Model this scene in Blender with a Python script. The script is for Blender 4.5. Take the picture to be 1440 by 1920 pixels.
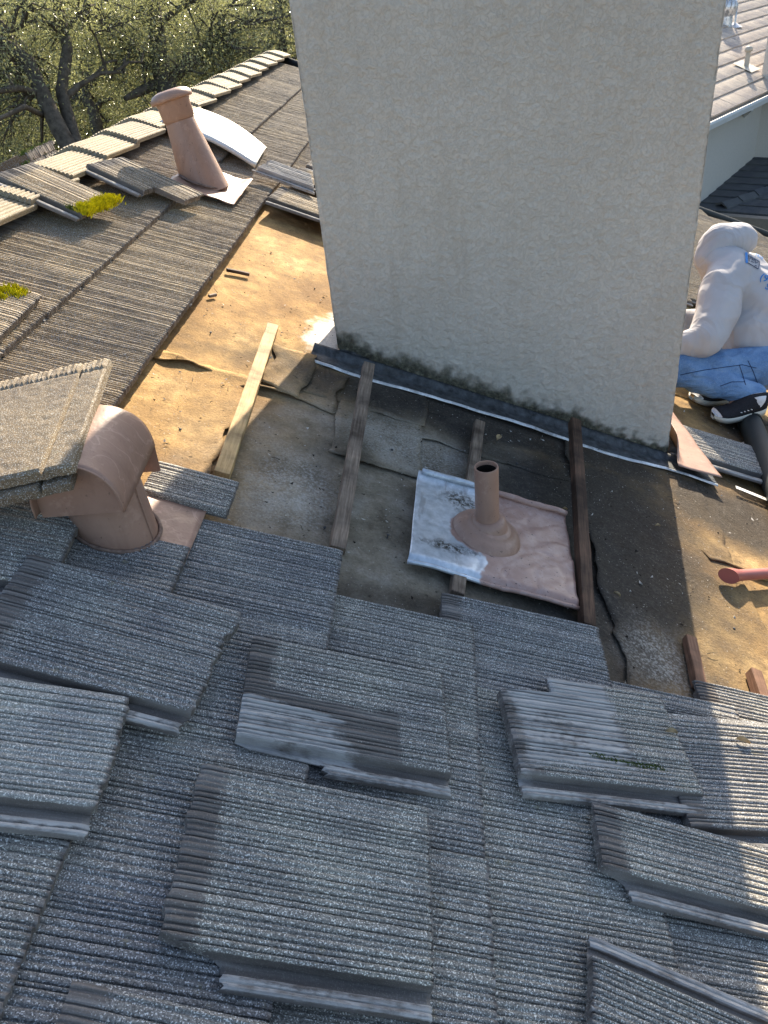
import bpy, bmesh, math, random
import numpy as np
from mathutils import Vector, Matrix, noise, Euler
from mathutils.bvhtree import BVHTree

for o in list(bpy.data.objects): bpy.data.objects.remove(o)
SC = bpy.context.scene
COL = SC.collection
rad = math.radians
rnd = random.Random(7)

# ------------------------------------------------------------------ camera
PITCH = rad(22.997)                       # roof slope
H_CAM = 1.255                             # camera height over the deck, square to it
F_PX = 1442.4
CX_, SX_ = math.cos(PITCH), math.sin(PITCH)
D = Vector((CX_, 0, -SX_)); C = Vector((0, 1, 0)); N = Vector((SX_, 0, CX_))
M_ROOF = Matrix(((D.x, C.x, N.x, 0), (D.y, C.y, N.y, 0), (D.z, C.z, N.z, 0), (0, 0, 0, 1)))

def cam_axes(yaw, pit, rol):
    ca, sa, cb, sb, cc, sc = math.cos(yaw), math.sin(yaw), math.cos(pit), math.sin(pit), math.cos(rol), math.sin(rol)
    x = Vector((ca, sa, 0)); u = Vector((0, 0, 1)); f = Vector((-sa, ca, 0))
    f2 = cb * f - sb * u; u2 = cb * u + sb * f
    return cc * x + sc * u2, cc * u2 - sc * x, f2
AX, AU, AF = cam_axes(rad(6.9405), rad(34.658), rad(-6.809))
CAM = N * H_CAM
cd = bpy.data.cameras.new('camera'); cam = bpy.data.objects.new('camera', cd); COL.objects.link(cam)
cam.matrix_world = Matrix(((AX.x, AU.x, -AF.x, CAM.x), (AX.y, AU.y, -AF.y, CAM.y), (AX.z, AU.z, -AF.z, CAM.z), (0, 0, 0, 1)))
cd.sensor_fit = 'VERTICAL'; cd.sensor_height = 24; cd.sensor_width = 18; cd.lens = F_PX / 1920 * 24
cd.clip_start = .02; cd.clip_end = 2000
SC.camera = cam
SC.render.resolution_x, SC.render.resolution_y = 768, 1024
SC.render.engine = 'CYCLES'; SC.cycles.max_bounces = 5; SC.cycles.diffuse_bounces = 3; SC.cycles.glossy_bounces = 2; SC.cycles.transmission_bounces = 2; SC.cycles.caustics_reflective = False; SC.cycles.caustics_refractive = False

# ------------------------------------------------------------------ light
SUN = Vector((.33, 1.90, .97)).normalized()
wd = bpy.data.worlds.new('World'); SC.world = wd; wd.use_nodes = True
wn = wd.node_tree.nodes; wl = wd.node_tree.links
sky = wn.new('ShaderNodeTexSky'); sky.sky_type = 'NISHITA'; sky.sun_disc = False
sky.sun_elevation = math.asin(SUN.z); sky.sun_rotation = math.atan2(SUN.x, SUN.y)
sky.air_density = 1.0; sky.dust_density = 1.8; sky.ozone_density = 1.0
wn['Background'].inputs[1].default_value = .122
wl.new(sky.outputs[0], wn['Background'].inputs[0])
sl = bpy.data.lights.new('sun', 'SUN'); sl.energy = 5.0; sl.angle = rad(.53); sl.color = (1, .87, .68)
so = bpy.data.objects.new('sun', sl); COL.objects.link(so)
so.rotation_euler = (-SUN).to_track_quat('-Z', 'Y').to_euler(); so.location = (3, 12, 8)
vs = SC.view_settings; vs.view_transform = 'Standard'; vs.look = 'None'; vs.exposure = 1.5; vs.gamma = 1; vs.use_curve_mapping = False

# ------------------------------------------------------------------ helpers
def at(px, py, z):                         # pixel of the survey photo + depth -> world point
    return CAM + AX * ((px - 720) / F_PX * z) + AU * (-(py - 960) / F_PX * z) + AF * z
def rw(s, c, n=0): return D * s + C * c + N * n
def onroof(px, py, n=0):                   # roof coordinates of a surveyed pixel
    d = AX * ((px - 720) / F_PX) + AU * (-(py - 960) / F_PX) + AF
    p = CAM + d * ((n - H_CAM) / d.dot(N)); return p.dot(D), p.y
def pose(s, c, n, a=0, b=0, g=0):
    return M_ROOF @ Matrix.Translation((s, c, n)) @ Matrix.Rotation(rad(a), 4, 'Z') @ Matrix.Rotation(rad(b), 4, 'Y') @ Matrix.Rotation(rad(g), 4, 'X')
PLUMB = Matrix.Rotation(-PITCH, 4, 'Y')    # inside the roof frame: makes z plumb
def mesh(name, v, f, mat=None, smooth=False, attrs=None):
    m = bpy.data.meshes.new(name); m.from_pydata([tuple(p) for p in v], [], f); m.update()
    if mat: m.materials.append(mat)
    if smooth: m.polygons.foreach_set('use_smooth', [True] * len(m.polygons))
    for k, a in (attrs or {}).items():
        at_ = m.attributes.new(k, 'FLOAT', 'POINT'); at_.data.foreach_set('value', a)
    return m
def link(name, m, parent=None, mw=None):
    o = bpy.data.objects.new(name, m); COL.objects.link(o)
    if parent is not None: o.parent = parent
    if mw is not None:
        if parent is None: o.matrix_world = mw
        else: o.matrix_local = mw
    return o
def tag(o, label, cat, group=None):
    o['label'] = label; o['category'] = cat
    if group: o['group'] = group
    return o
def empty(name, mw=None):
    o = bpy.data.objects.new(name, None); COL.objects.link(o)
    if mw is not None: o.matrix_world = mw
    return o
class MB:
    def __init__(s): s.v = []; s.f = []
    def add(s, v, f):
        k = len(s.v); s.v += [Vector(p) for p in v]; s.f += [tuple(i + k for i in q) for q in f]
    def box(s, a, b, mw=None):
        v = [Vector((x, y, z)) for z in (a[2], b[2]) for y in (a[1], b[1]) for x in (a[0], b[0])]
        if mw is not None: v = [mw @ p for p in v]
        s.add(v, [(0, 2, 3, 1), (4, 5, 7, 6), (0, 1, 5, 4), (2, 6, 7, 3), (0, 4, 6, 2), (1, 3, 7, 5)])
    def tube(s, pts, r, n=10, cap=True):
        pts = [Vector(p) for p in pts]; r = r if hasattr(r, '__len__') else [r] * len(pts)
        base = len(s.v); ref = None
        for i, p in enumerate(pts):
            t = (pts[min(i + 1, len(pts) - 1)] - pts[max(i - 1, 0)]).normalized()
            if ref is None: ref = t.orthogonal().normalized()
            ref = (ref - t * ref.dot(t)).normalized(); q = t.cross(ref)
            for k in range(n):
                a = 2 * math.pi * k / n; s.v.append(p + (ref * math.cos(a) + q * math.sin(a)) * r[i])
        for i in range(len(pts) - 1):
            for k in range(n):
                a = base + i * n + k; b = base + i * n + (k + 1) % n; s.f.append((a, b, b + n, a + n))
        if cap:
            s.f.append(tuple(base + k for k in range(n))[::-1]); s.f.append(tuple(base + (len(pts) - 1) * n + k for k in range(n)))
    def lathe(s, prof, n=32, mw=None, caps=(False, False)):
        base = len(s.v)
        for r, z in prof:
            for k in range(n):
                a = 2 * math.pi * k / n; p = Vector((r * math.cos(a), r * math.sin(a), z)); s.v.append(mw @ p if mw is not None else p)
        for i in range(len(prof) - 1):
            for k in range(n):
                a = base + i * n + k; b = base + i * n + (k + 1) % n; s.f.append((a, b, b + n, a + n))
        if caps[0]: s.f.append(tuple(base + k for k in range(n))[::-1])
        if caps[1]: s.f.append(tuple(base + (len(prof) - 1) * n + k for k in range(n)))
    def grid(s, nu, nv, fn):
        base = len(s.v)
        for j in range(nv + 1):
            for i in range(nu + 1): s.v.append(Vector(fn(i / nu, j / nv)))
        for j in range(nv):
            for i in range(nu):
                a = base + j * (nu + 1) + i; s.f.append((a, a + 1, a + nu + 2, a + nu + 1))
    def build(s, name, mat, parent=None, mw=None, smooth=False):
        return link(name, mesh(name, s.v, s.f, mat, smooth), parent, mw)
def mod(o, kind, **kw):
    m = o.modifiers.new(kind.lower(), kind)
    for k, v in kw.items(): setattr(m, k, v)
    return m
def nz(x, y, z=0., k=1.): return noise.noise(Vector((x * k, y * k, z)))
def fbm(x, y, z=0., k=1., o=4):
    r = 0; a = 1
    for i in range(o): r += a * noise.noise(Vector((x * k, y * k, z + i * 7.3))); k *= 2.1; a *= .5
    return r
def sstep(a, b, x):
    t = min(1, max(0, (x - a) / (b - a))) if a != b else float(x > a); return t * t * (3 - 2 * t)

# ------------------------------------------------------------------ materials
class Mat:
    def __init__(s, name, rough=.8, spec=.3, metal=0.):
        s.m = bpy.data.materials.new(name); s.m.use_nodes = True
        s.n = s.m.node_tree.nodes; s.l = s.m.node_tree.links; s.b = s.n['Principled BSDF']
        s.b.inputs['Roughness'].default_value = rough; s.b.inputs['Metallic'].default_value = metal
        s.b.inputs['Specular IOR Level'].default_value = spec
        s.tc = s.n.new('ShaderNodeTexCoord'); s.co = s.tc.outputs['Object']
    def set(s, k, v):
        if isinstance(v, bpy.types.NodeSocket): s.l.new(v, s.b.inputs[k])
        else: s.b.inputs[k].default_value = v if not isinstance(v, tuple) or len(v) == 4 else (*v, 1)
        return s
    def rand_offset(s):
        oi = s.n.new('ShaderNodeObjectInfo'); a = s.n.new('ShaderNodeVectorMath'); a.operation = 'MULTIPLY_ADD'
        cmb = s.n.new('ShaderNodeCombineXYZ')
        for i, k in enumerate((17., 31., 53.)):
            q = s.math('MULTIPLY', oi.outputs['Random'], k); s.l.new(q, cmb.inputs[i])
        a.operation = 'ADD'; s.l.new(s.tc.outputs['Object'], a.inputs[0]); s.l.new(cmb.outputs[0], a.inputs[1]); s.co = a.outputs[0]; s.random = oi.outputs['Random']
        return s
    def math(s, op, a, b=0., clamp=False):
        n = s.n.new('ShaderNodeMath'); n.operation = op; n.use_clamp = clamp
        for i, v in enumerate((a, b)):
            if isinstance(v, bpy.types.NodeSocket): s.l.new(v, n.inputs[i])
            else: n.inputs[i].default_value = v
        return n.outputs[0]
    def noise(s, scale, detail=3., rough=.55, stretch=None, off=0., dist=0.):
        n = s.n.new('ShaderNodeTexNoise'); n.inputs['Scale'].default_value = scale; n.inputs['Detail'].default_value = detail; n.inputs['Roughness'].default_value = rough; n.inputs['Distortion'].default_value = dist
        co = s.co
        if stretch or off:
            mp = s.n.new('ShaderNodeMapping'); mp.inputs['Scale'].default_value = stretch or (1, 1, 1); mp.inputs['Location'].default_value = (off, off * .7, off * .3)
            s.l.new(co, mp.inputs[0]); co = mp.outputs[0]
        s.l.new(co, n.inputs['Vector']); return n.outputs['Fac']
    def vor(s, scale, feature='F1', out='Distance', stretch=None):
        n = s.n.new('ShaderNodeTexVoronoi'); n.feature = feature; n.inputs['Scale'].default_value = scale
        co = s.co
        if stretch:
            mp = s.n.new('ShaderNodeMapping'); mp.inputs['Scale'].default_value = stretch; s.l.new(co, mp.inputs[0]); co = mp.outputs[0]
        s.l.new(co, n.inputs['Vector']); return n.outputs[out]
    def ramp(s, fac, stops, interp='LINEAR'):
        n = s.n.new('ShaderNodeValToRGB'); n.color_ramp.interpolation = interp; e = n.color_ramp.elements
        while len(e) < len(stops): e.new(.5)
        for q, (p, c) in zip(e, stops):
            q.position = p; q.color = (c, c, c, 1) if not isinstance(c, tuple) else (*c, 1)
        s.l.new(fac, n.inputs[0]); return n.outputs[0]
    def mix(s, fac, a, b, blend='MIX'):
        n = s.n.new('ShaderNodeMix'); n.data_type = 'RGBA'; n.blend_type = blend
        for k, v in ((0, fac), (6, a), (7, b)):
            if isinstance(v, bpy.types.NodeSocket): s.l.new(v, n.inputs[k])
            elif k == 0: n.inputs[0].default_value = v
            else: n.inputs[k].default_value = (*v, 1)
        return n.outputs[2]
    def attr(s, name):
        n = s.n.new('ShaderNodeAttribute'); n.attribute_name = name; return n.outputs['Fac']
    def blob(s, x, y, rx, ry, soft=.5, rot=0., wob=.25, wk=6.):     # soft-edged stain with its own shape, object xy
        mp = s.n.new('ShaderNodeMapping'); mp.vector_type = 'TEXTURE'
        mp.inputs['Location'].default_value = (x, y, 0); mp.inputs['Rotation'].default_value = (0, 0, rad(rot)); mp.inputs['Scale'].default_value = (rx, ry, 1)
        s.l.new(s.tc.outputs['Object'], mp.inputs[0])
        sep = s.n.new('ShaderNodeSeparateXYZ'); s.l.new(mp.outputs[0], sep.inputs[0])
        cb = s.n.new('ShaderNodeCombineXYZ'); s.l.new(sep.outputs[0], cb.inputs[0]); s.l.new(sep.outputs[1], cb.inputs[1])
        ln = s.n.new('ShaderNodeVectorMath'); ln.operation = 'LENGTH'; s.l.new(cb.outputs[0], ln.inputs[0])
        w = s.math('MULTIPLY_ADD', s.noise(wk, 4), wob * 4)
        w.node.inputs[2].default_value = -wob * 2
        d = s.math('ADD', ln.outputs['Value'], w)
        mr = s.n.new('ShaderNodeMapRange'); mr.interpolation_type = 'SMOOTHSTEP'; s.l.new(d, mr.inputs[0])
        mr.inputs[1].default_value = 1 + soft; mr.inputs[2].default_value = 1 - soft; return mr.outputs[0]
    def bump(s, h, strength=.5, dist=.002):
        n = s.n.new('ShaderNodeBump'); n.inputs['Strength'].default_value = strength; n.inputs['Distance'].default_value = dist
        s.l.new(h, n.inputs['Height']); s.l.new(n.outputs[0], s.b.inputs['Normal']); return s

def tile_mat(name, lo=(.060, .058, .056), hi=(.43, .415, .39), fleck=.74, moss=.0, dark=1.):
    m = Mat(name, .78, .35).rand_offset()
    g = m.noise(300, 2.5, .7)
    col = m.ramp(g, [(.30, lo), (.56, tuple(.55 * a + .45 * b for a, b in zip(lo, hi))), (.74, hi)])
    fl = m.ramp(m.noise(420, 0, .5, off=3.1), [(.64, 0.), (.69, 1.)])
    col = m.mix(m.math('MULTIPLY', fl, .85), col, (fleck, fleck, fleck * .97))
    tone = m.ramp(m.noise(7, 3, off=9), [(.3, (.78, .77, .78)), (.7, (1.15, 1.13, 1.06))])
    col = m.mix(1., col, tone, 'MULTIPLY')
    rv = m.ramp(m.random, [(0, (.84 * dark, .84 * dark, .87 * dark)), (.5, (1. * dark, .98 * dark, .95 * dark)), (1, (1.14 * dark, 1.12 * dark, 1.06 * dark))])
    col = m.mix(1., col, rv, 'MULTIPLY')
    li = m.ramp(m.noise(26, 5, .7, off=5.5), [(.62, 0.), (.72, 1.)])
    col = m.mix(m.math('MULTIPLY', li, .36 + moss), col, (.24, .20, .085))
    # bare concrete at the covered head and in the interlocking channel
    st = m.noise(14, 4, .6, stretch=(.25, 4, 1), off=2)
    bare = m.ramp(st, [(.3, (.055, .047, .043)), (.5, (.125, .108, .096)), (.7, (.23, .21, .19))])
    lime = m.ramp(m.noise(30, 4, .6, stretch=(.3, 3, 1)), [(.3, (.24, .23, .22)), (.7, (.50, .48, .45))])
    ba = m.math('ADD', m.attr('bare'), m.math('MULTIPLY', m.math('SUBTRACT', m.noise(190, 3, .7, off=17), .5), 1.1))
    col = m.mix(m.math('MULTIPLY', m.ramp(ba, [(.34, 0.), (.62, 1.)]), .92), col, bare)
    la = m.math('ADD', m.attr('lime'), m.math('MULTIPLY', m.math('SUBTRACT', m.noise(110, 4, .75, stretch=(.35, 1, 1), off=19), .5), 1.0))
    col = m.mix(m.math('MULTIPLY', m.ramp(la, [(.32, 0.), (.66, 1.)]), .9), col, lime)
    m.set('Base Color', col)
    m.bump(g, .55, .0016)
    return m.m
M = {}
M['tile'] = tile_mat('concrete_tile')
M['tile_old'] = tile_mat('weathered_tile', (.105, .077, .048), (.50, .395, .26), .62, .3)
M['tile_pale'] = tile_mat('pale_tile', (.13, .13, .128), (.52, .52, .50), .75, .15)
M['tile_ridge'] = tile_mat('ridge_tile', (.155, .126, .082), (.43, .355, .23), .55, .4)
M['tile_moss'] = tile_mat('mossy_tile', (.11, .062, .034), (.34, .21, .115), .4, .7)
M['tile_brown'] = tile_mat('brown_granule_tile', (.085, .064, .042), (.30, .232, .155), .45, .2)

def wood(name, a, b, rough=.75):
    m = Mat(name, rough, .25).rand_offset()
    gr = m.noise(9, 6, .65, stretch=(1.2, 22, 22))
    col = m.ramp(gr, [(.3, a), (.7, b)])
    pat = m.ramp(m.noise(5, 4, .6, stretch=(1.6, .7, 1)), [(.35, (.45, .42, .4)), (.5, (1, 1, 1)), (.68, (1.55, 1.5, 1.45))])
    col = m.mix(1., col, pat, 'MULTIPLY')
    m.set('Base Color', col); m.bump(gr, .5, .002); return m.m
M['wood_dark'] = wood('wet_dark_wood', (.035, .020, .013), (.12, .068, .042))
M['wood_grey'] = wood('grey_wood', (.085, .06, .042), (.26, .20, .15))
M['wood_tan'] = wood('tan_wood', (.30, .19, .085), (.50, .35, .17))
M['wood_red'] = wood('reddish_wood', (.10, .05, .03), (.22, .12, .075))

def felt_mat():
    m = Mat('roofing_felt', .92, .15)
    big = m.noise(2.6, 5, .6); fine = m.noise(95, 4, .7); mid = m.noise(17, 5, .65)
    col = m.ramp(big, [(.32, (.20, .115, .048)), (.50, (.39, .245, .100)), (.66, (.53, .36, .165))])
    col = m.mix(m.ramp(mid, [(.38, 0.), (.62, .65)]), col, (.20, .125, .06))
    grey = m.ramp(m.noise(6, 4, .65, off=5), [(.35, (.10, .086, .064)), (.52, (.22, .19, .145)), (.7, (.34, .31, .26))])
    # grey-brown zone of the felt in front of the chimney
    gz = m.blob(.45, 1.80, .62, .95, .40, 0, .16)
    col = m.mix(m.math('MULTIPLY', gz, .93), col, grey)
    # black-stained zones along the chimney foot and down its right side
    dk = m.blob(1.00, 2.02, .50, .72, .45, -8, .2)
    dk = m.math('MAXIMUM', dk, m.blob(.7, 2.55, 1.0, .17, .5, 0, .3))
    dk = m.math('MAXIMUM', dk, m.blob(1.62, 2.42, .36, .26, .5, 0, .25))
    dk = m.math('MAXIMUM', dk, m.blob(2.2, 3.25, .42, .30, .4, 0, .3))
    dk = m.math('MAXIMUM', dk, m.math('MULTIPLY', m.blob(.34, 1.40, .26, .1, .6, 0, .3), .7))
    col = m.mix(m.math('MULTIPLY', dk, .93), col, m.ramp(m.math('ADD', m.math('MULTIPLY', fine, .6), m.math('MULTIPLY', mid, .4)), [(.34, (.018, .017, .016)), (.55, (.045, .040, .035)), (.72, (.12, .105, .085))]))
    # chalky runs
    ch = m.math('MAXIMUM', m.blob(.02, 1.80, .12, .16, .8, 0, .3, 14), m.blob(.33, 2.22, .20, .12, .7, 0, .3, 10))
    ch = m.math('MAXIMUM', ch, m.blob(1.08, 1.50, .09, .12, .8, 0, .3, 14))
    ch = m.math('MULTIPLY', ch, m.ramp(m.noise(130, 3, .7, off=4), [(.45, .12), (.62, .75)]))
    col = m.mix(ch, col, (.40, .38, .34))
    # black pin spots and scuffs
    sp = m.ramp(m.noise(60, 2, .5, off=8), [(.70, 0.), (.76, .8)])
    col = m.mix(sp, col, (.03, .024, .018))
    wh = m.ramp(m.noise(210, 0, .5, off=14), [(.80, 0.), (.84, .6)])
    col = m.mix(wh, col, (.5, .48, .44))
    lime = m.blob(0.0, 2.93, .075, .20, .35, -12, .45, 18)
    col = m.mix(lime, col, (.66, .63, .57))
    m.set('Base Color', m.mix(1., col, m.ramp(m.noise(150, 3, .8, off=21), [(.34, (.78, .78, .78)), (.5, (1, 1, 1)), (.68, (1.2, 1.2, 1.2))]), 'MULTIPLY'))
    grit = m.noise(170, 4, .75, off=6)
    m.bump(m.math('ADD', m.math('ADD', m.math('MULTIPLY', fine, .7), mid), m.math('MULTIPLY', grit, .35)), .6, .007)
    return m.m
M['felt'] = felt_mat()

def stucco_mat():
    m = Mat('stucco', .9, .2)
    col = m.ramp(m.noise(1.6, 4, .6), [(.3, (.50, .455, .39)), (.7, (.58, .53, .46))])
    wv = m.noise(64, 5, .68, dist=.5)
    crev_shade = m.ramp(wv, [(.465, 0.), (.49, 1.), (.51, 0.)])
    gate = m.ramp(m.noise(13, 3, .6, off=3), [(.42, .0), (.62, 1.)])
    col = m.mix(m.math('MULTIPLY', m.math('MULTIPLY', crev_shade, gate), .09), col, (.30, .27, .23))  # darker crevices: shading painted into the stucco colour for contrast
    col = m.mix(m.ramp(m.noise(160, 2), [(.3, .35), (.7, 0.)]), col, (.42, .365, .29))
    col = m.mix(m.math('MULTIPLY', m.ramp(m.noise(5, 4, .6, stretch=(3, 3, .22), off=2), [(.5, 0.), (.72, 1.)]), .30), col, (.40, .33, .25))
    col = m.mix(m.math('MULTIPLY', m.ramp(m.noise(1.1, 3, .5, off=7), [(.45, 0.), (.7, 1.)]), .25), col, (.44, .40, .35))
    col = m.mix(m.attr('stain'), col, m.ramp(m.noise(60, 4, .7), [(.35, (.025, .024, .018)), (.55, (.085, .082, .055)), (.75, (.22, .20, .14))]))
    m.set('Base Color', col)
    h = m.math('ADD', m.ramp(wv, [(.44, 0.), (.54, 1.)]), m.math('MULTIPLY', m.noise(240, 3, .6), .25))
    m.bump(h, .55, .0034); return m.m
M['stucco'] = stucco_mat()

def galv(name, a, b, rough=.42, metal=.75):
    m = Mat(name, rough, .5, metal)
    g = m.noise(30, 4, .65)
    col = m.ramp(g, [(.3, a), (.65, b)])
    col = m.mix(m.ramp(m.noise(11, 5, .7, off=4), [(.55, 0.), (.72, .75)]), col, (.07, .065, .055))
    m.set('Base Color', col); m.set('Roughness', m.ramp(g, [(.3, rough + .2), (.7, rough)])); m.bump(g, .1, .001); return m.m
M['galv'] = galv('galvanised_steel', (.38, .40, .42), (.68, .70, .72))
M['galv_dirty'] = galv('dirty_galvanised_steel', (.022, .023, .024), (.10, .105, .11), .6, .35)
M['hem'] = galv('dull_zinc_hem', (.40, .41, .42), (.78, .78, .77), .45, .3)
M['sheet_white'] = galv('bare_white_sheet', (.56, .55, .51), (.74, .72, .68), .5, .15)

def paint(name, c, rough=.42, wear=.0):
    m = Mat(name, rough, .45)
    n = m.noise(9, 5, .6)
    col = m.ramp(n, [(.3, tuple(x * .86 for x in c)), (.7, tuple(min(1, x * 1.08) for x in c))])
    # chalky water marks
    e = m.ramp(m.noise(7, 3, .55, off=6.6, dist=1.6), [(.485, 0.), (.50, .8), (.515, 0.)])
    col = m.mix(m.math('MULTIPLY', m.math('MULTIPLY', e, m.ramp(m.noise(5, 2, .5, off=1.2), [(.48, 0.), (.62, 1.)])), wear), col, tuple(min(1, x * 1.6 + .1) for x in c))
    col = m.mix(m.ramp(m.noise(70, 3, .6, off=2), [(.66, 0.), (.72, .6)]), col, tuple(x * .35 for x in c))
    col = m.mix(m.math('MULTIPLY', m.ramp(m.noise(16, 5, .7, stretch=(1, 1, .25), off=5), [(.52, 0.), (.70, 1.)]), .38), col, (c[0] * .55, c[1] * .5, c[2] * .48))
    col = m.mix(m.math('MULTIPLY', m.ramp(m.noise(24, 4, .65, off=11), [(.58, 0.), (.66, 1.)]), .22), col, tuple(min(1, x * 1.5 + .08) for x in c))
    m.set('Base Color', col); m.set('Roughness', m.ramp(n, [(.3, rough - .07), (.7, rough + .16)])); m.bump(m.math('ADD', m.noise(120, 2), m.math('MULTIPLY', m.noise(14, 3), 3.)), .22, .003); return m.m
BROWN = (.335, .200, .142)
M['brown'] = paint('brown_paint', BROWN, .42, .12)
M['brown_worn'] = paint('worn_brown_paint', BROWN, .45, .5)

def pipe_plate_mat():
    m = Mat('half_painted_steel', .4, .5)
    zinc = m.ramp(m.noise(34, 4, .6), [(.3, (.40, .44, .47)), (.7, (.66, .70, .74))])
    dirt = m.math('MAXIMUM', m.blob(.15, .335, .055, .045, .8, -25, .5, 24), m.blob(.105, .095, .080, .018, .8, 4, .5, 30))
    zinc = m.mix(m.math('MULTIPLY', dirt, m.ramp(m.noise(75, 4, .7), [(.40, 0.), (.56, 1.)])), zinc, (.05, .045, .035))
    br = m.ramp(m.noise(9, 4), [(.3, (.29, .165, .125)), (.7, (.40, .255, .205))])
    pk = m.ramp(m.noise(22, 5, .7, dist=1), [(.45, 0.), (.75, .5)])
    br = m.mix(pk, br, (.52, .40, .36))
    zinc = m.mix(m.ramp(m.noise(20, 4, .7, stretch=(1, .15, 1), off=3), [(.60, 0.), (.66, .6)]), zinc, (.30, .30, .30))
    sp = m.ramp(m.noise(120, 2, .6, off=3), [(.66, 0.), (.71, .85)])
    br = m.mix(sp, br, (.05, .035, .028))
    sep = m.n.new('ShaderNodeSeparateXYZ'); m.l.new(m.tc.outputs['Object'], sep.inputs[0])
    w = m.math('MULTIPLY', m.math('SUBTRACT', m.noise(9, 3), .5), .10)
    edge = m.math('ADD', sep.outputs[0], w)
    side = m.ramp(m.math('MULTIPLY', edge, 2.), [(.403, 0.), (.412, 1.)])
    cone = m.blob(.230, .20, .125, .105, .035, 0, .12, 12)
    k = m.math('MAXIMUM', side, cone)
    m.set('Base Color', m.mix(k, zinc, br)); m.set('Metallic', m.math('MULTIPLY', m.math('SUBTRACT', 1., k), .55))
    m.set('Roughness', m.ramp(m.noise(14, 4), [(.3, .32), (.7, .55)])); m.bump(m.noise(40, 3), .12, .002); return m.m
M['pipe_plate'] = pipe_plate_mat()

def plain(name, c, rough=.7, spec=.3, var=.12, scale=12, bump=0., metal=0.):
    m = Mat(name, rough, spec, metal); n = m.noise(scale, 4, .6)
    m.set('Base Color', m.ramp(n, [(.3, tuple(x * (1 - var) for x in c)), (.7, tuple(min(1, x * (1 + var)) for x in c))]))
    if bump: m.bump(n, bump, .01)
    return m.m
M['black_plastic'] = plain('black_plastic_pipe', (.016, .021, .023), .62, .3)
M['near_black'] = plain('near_black_matte', (.02, .016, .013), .95, .1)  # near-black, for the pipe lining and the dark crumbs
M['red'] = plain('red_painted_tube', (.36, .105, .085), .4, .5, .1)
M['white_paint'] = plain('white_paint', (.70, .69, .66), .5, .4, .06)
M['wall_paint'] = plain('pale_wall_stucco', (.58, .53, .46), .9, .2, .06, 40, .1)
M['tan_paint'] = plain('tan_painted_pipe', (.42, .39, .33), .6, .3, .1)
M['fascia'] = plain('brown_fascia', (.23, .19, .15), .6, .3)
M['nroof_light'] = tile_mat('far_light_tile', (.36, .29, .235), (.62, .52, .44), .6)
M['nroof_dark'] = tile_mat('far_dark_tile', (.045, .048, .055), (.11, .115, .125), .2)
M['bark'] = plain('oak_bark', (.085, .072, .056), .95, .1, .45, 14, .8)
M['ground'] = plain('leafy_ground', (.050, .046, .024), .95, .1, .4, 1.2, .5)
M['moss'] = plain('bright_moss', (.46, .42, .012), .95, .1, .45, 40, .3)
M['mossg'] = plain('green_moss', (.10, .13, .03), .95, .1, .4, 60, .3)
M['chip'] = plain('mortar_chips', (.46, .43, .38), .9, .2, .3, 60)
M['dryleaf'] = plain('dry_leaf', (.36, .27, .15), .8, .2, .2, 60)
M['skin'] = plain('skin', (.42, .25, .17), .55, .4, .06, 30)
M['rubber'] = plain('off_white_rubber', (.58, .54, .46), .6, .3, .08, 40)
M['shoe'] = plain('black_knit', (.022, .022, .026), .9, .2, .25, 150, .4)
M['sock'] = plain('white_sock', (.66, .65, .66), .95, .1, .06, 150, .3)
M['blueprint'] = plain('blue_print', (.045, .20, .50), .8, .2, .1, 60)
M['darkprint'] = plain('dark_print', (.05, .07, .12), .8, .2, .1, 60)

def leaf_mat(name, a, b):
    m = Mat(name, .27, .7); oi = m.n.new('ShaderNodeNewGeometry')
    col = m.ramp(oi.outputs['Random Per Island'], [(0, a), (.5, tuple((x + y) / 2 for x, y in zip(a, b))), (.9, b), (1, tuple(min(1, x * 1.7) for x in b))])
    m.set('Base Color', col)
    tr = m.n.new('ShaderNodeBsdfTranslucent'); m.l.new(m.mix(.5, col, (.40, .41, .14)), tr.inputs[0])
    mx = m.n.new('ShaderNodeMixShader'); mx.inputs[0].default_value = .45
    m.l.new(m.b.outputs[0], mx.inputs[1]); m.l.new(tr.outputs[0], mx.inputs[2]); m.l.new(mx.outputs[0], m.n['Material Output'].inputs[0])
    return m.m
M['leaf'] = leaf_mat('oak_leaf', (.11, .12, .065), (.27, .28, .15))
M['leaf2'] = leaf_mat('yellow_green_leaf', (.15, .16, .07), (.36, .35, .16))
M['brush'] = leaf_mat('brush_leaf', (.13, .13, .08), (.32, .30, .18))

def denim_mat():
    m = Mat('denim', .85, .2)
    w = m.noise(7, 4, .6)
    col = m.ramp(w, [(.3, (.065, .14, .28)), (.5, (.11, .21, .38)), (.72, (.20, .32, .50))])
    col = m.mix(m.ramp(m.noise(240, 2), [(.4, 0.), (.7, .25)]), col, (.35, .45, .6))
    pa = m.ramp(m.noise(34, 1, .4, off=3, stretch=(1, 1, .35)), [(.76, 0.), (.80, .9)])
    col = m.mix(pa, col, (.75, .75, .75))
    m.set('Base Color', col); m.bump(m.ramp(m.noise(9, 3, .55, dist=.9, stretch=(.7, .7, 1.8)), [(.38, 0.), (.5, 1.), (.62, 0.)]), .4, .012); return m.m
M['denim'] = denim_mat()
def hoodie_mat():
    m = Mat('cream_sweatshirt', .95, .1)
    m.set('Base Color', m.ramp(m.noise(5, 3), [(.3, (.40, .39, .40)), (.7, (.47, .455, .46))]))
    m.bump(m.math('ADD', m.ramp(m.noise(4.5, 2, .5, dist=1.2, stretch=(1, 1, .6)), [(.36, 0.), (.50, 1.), (.64, 0.)]), m.math('MULTIPLY', m.noise(420, 1), .04)), .32, .018); return m.m
M['hoodie'] = hoodie_mat()

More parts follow.
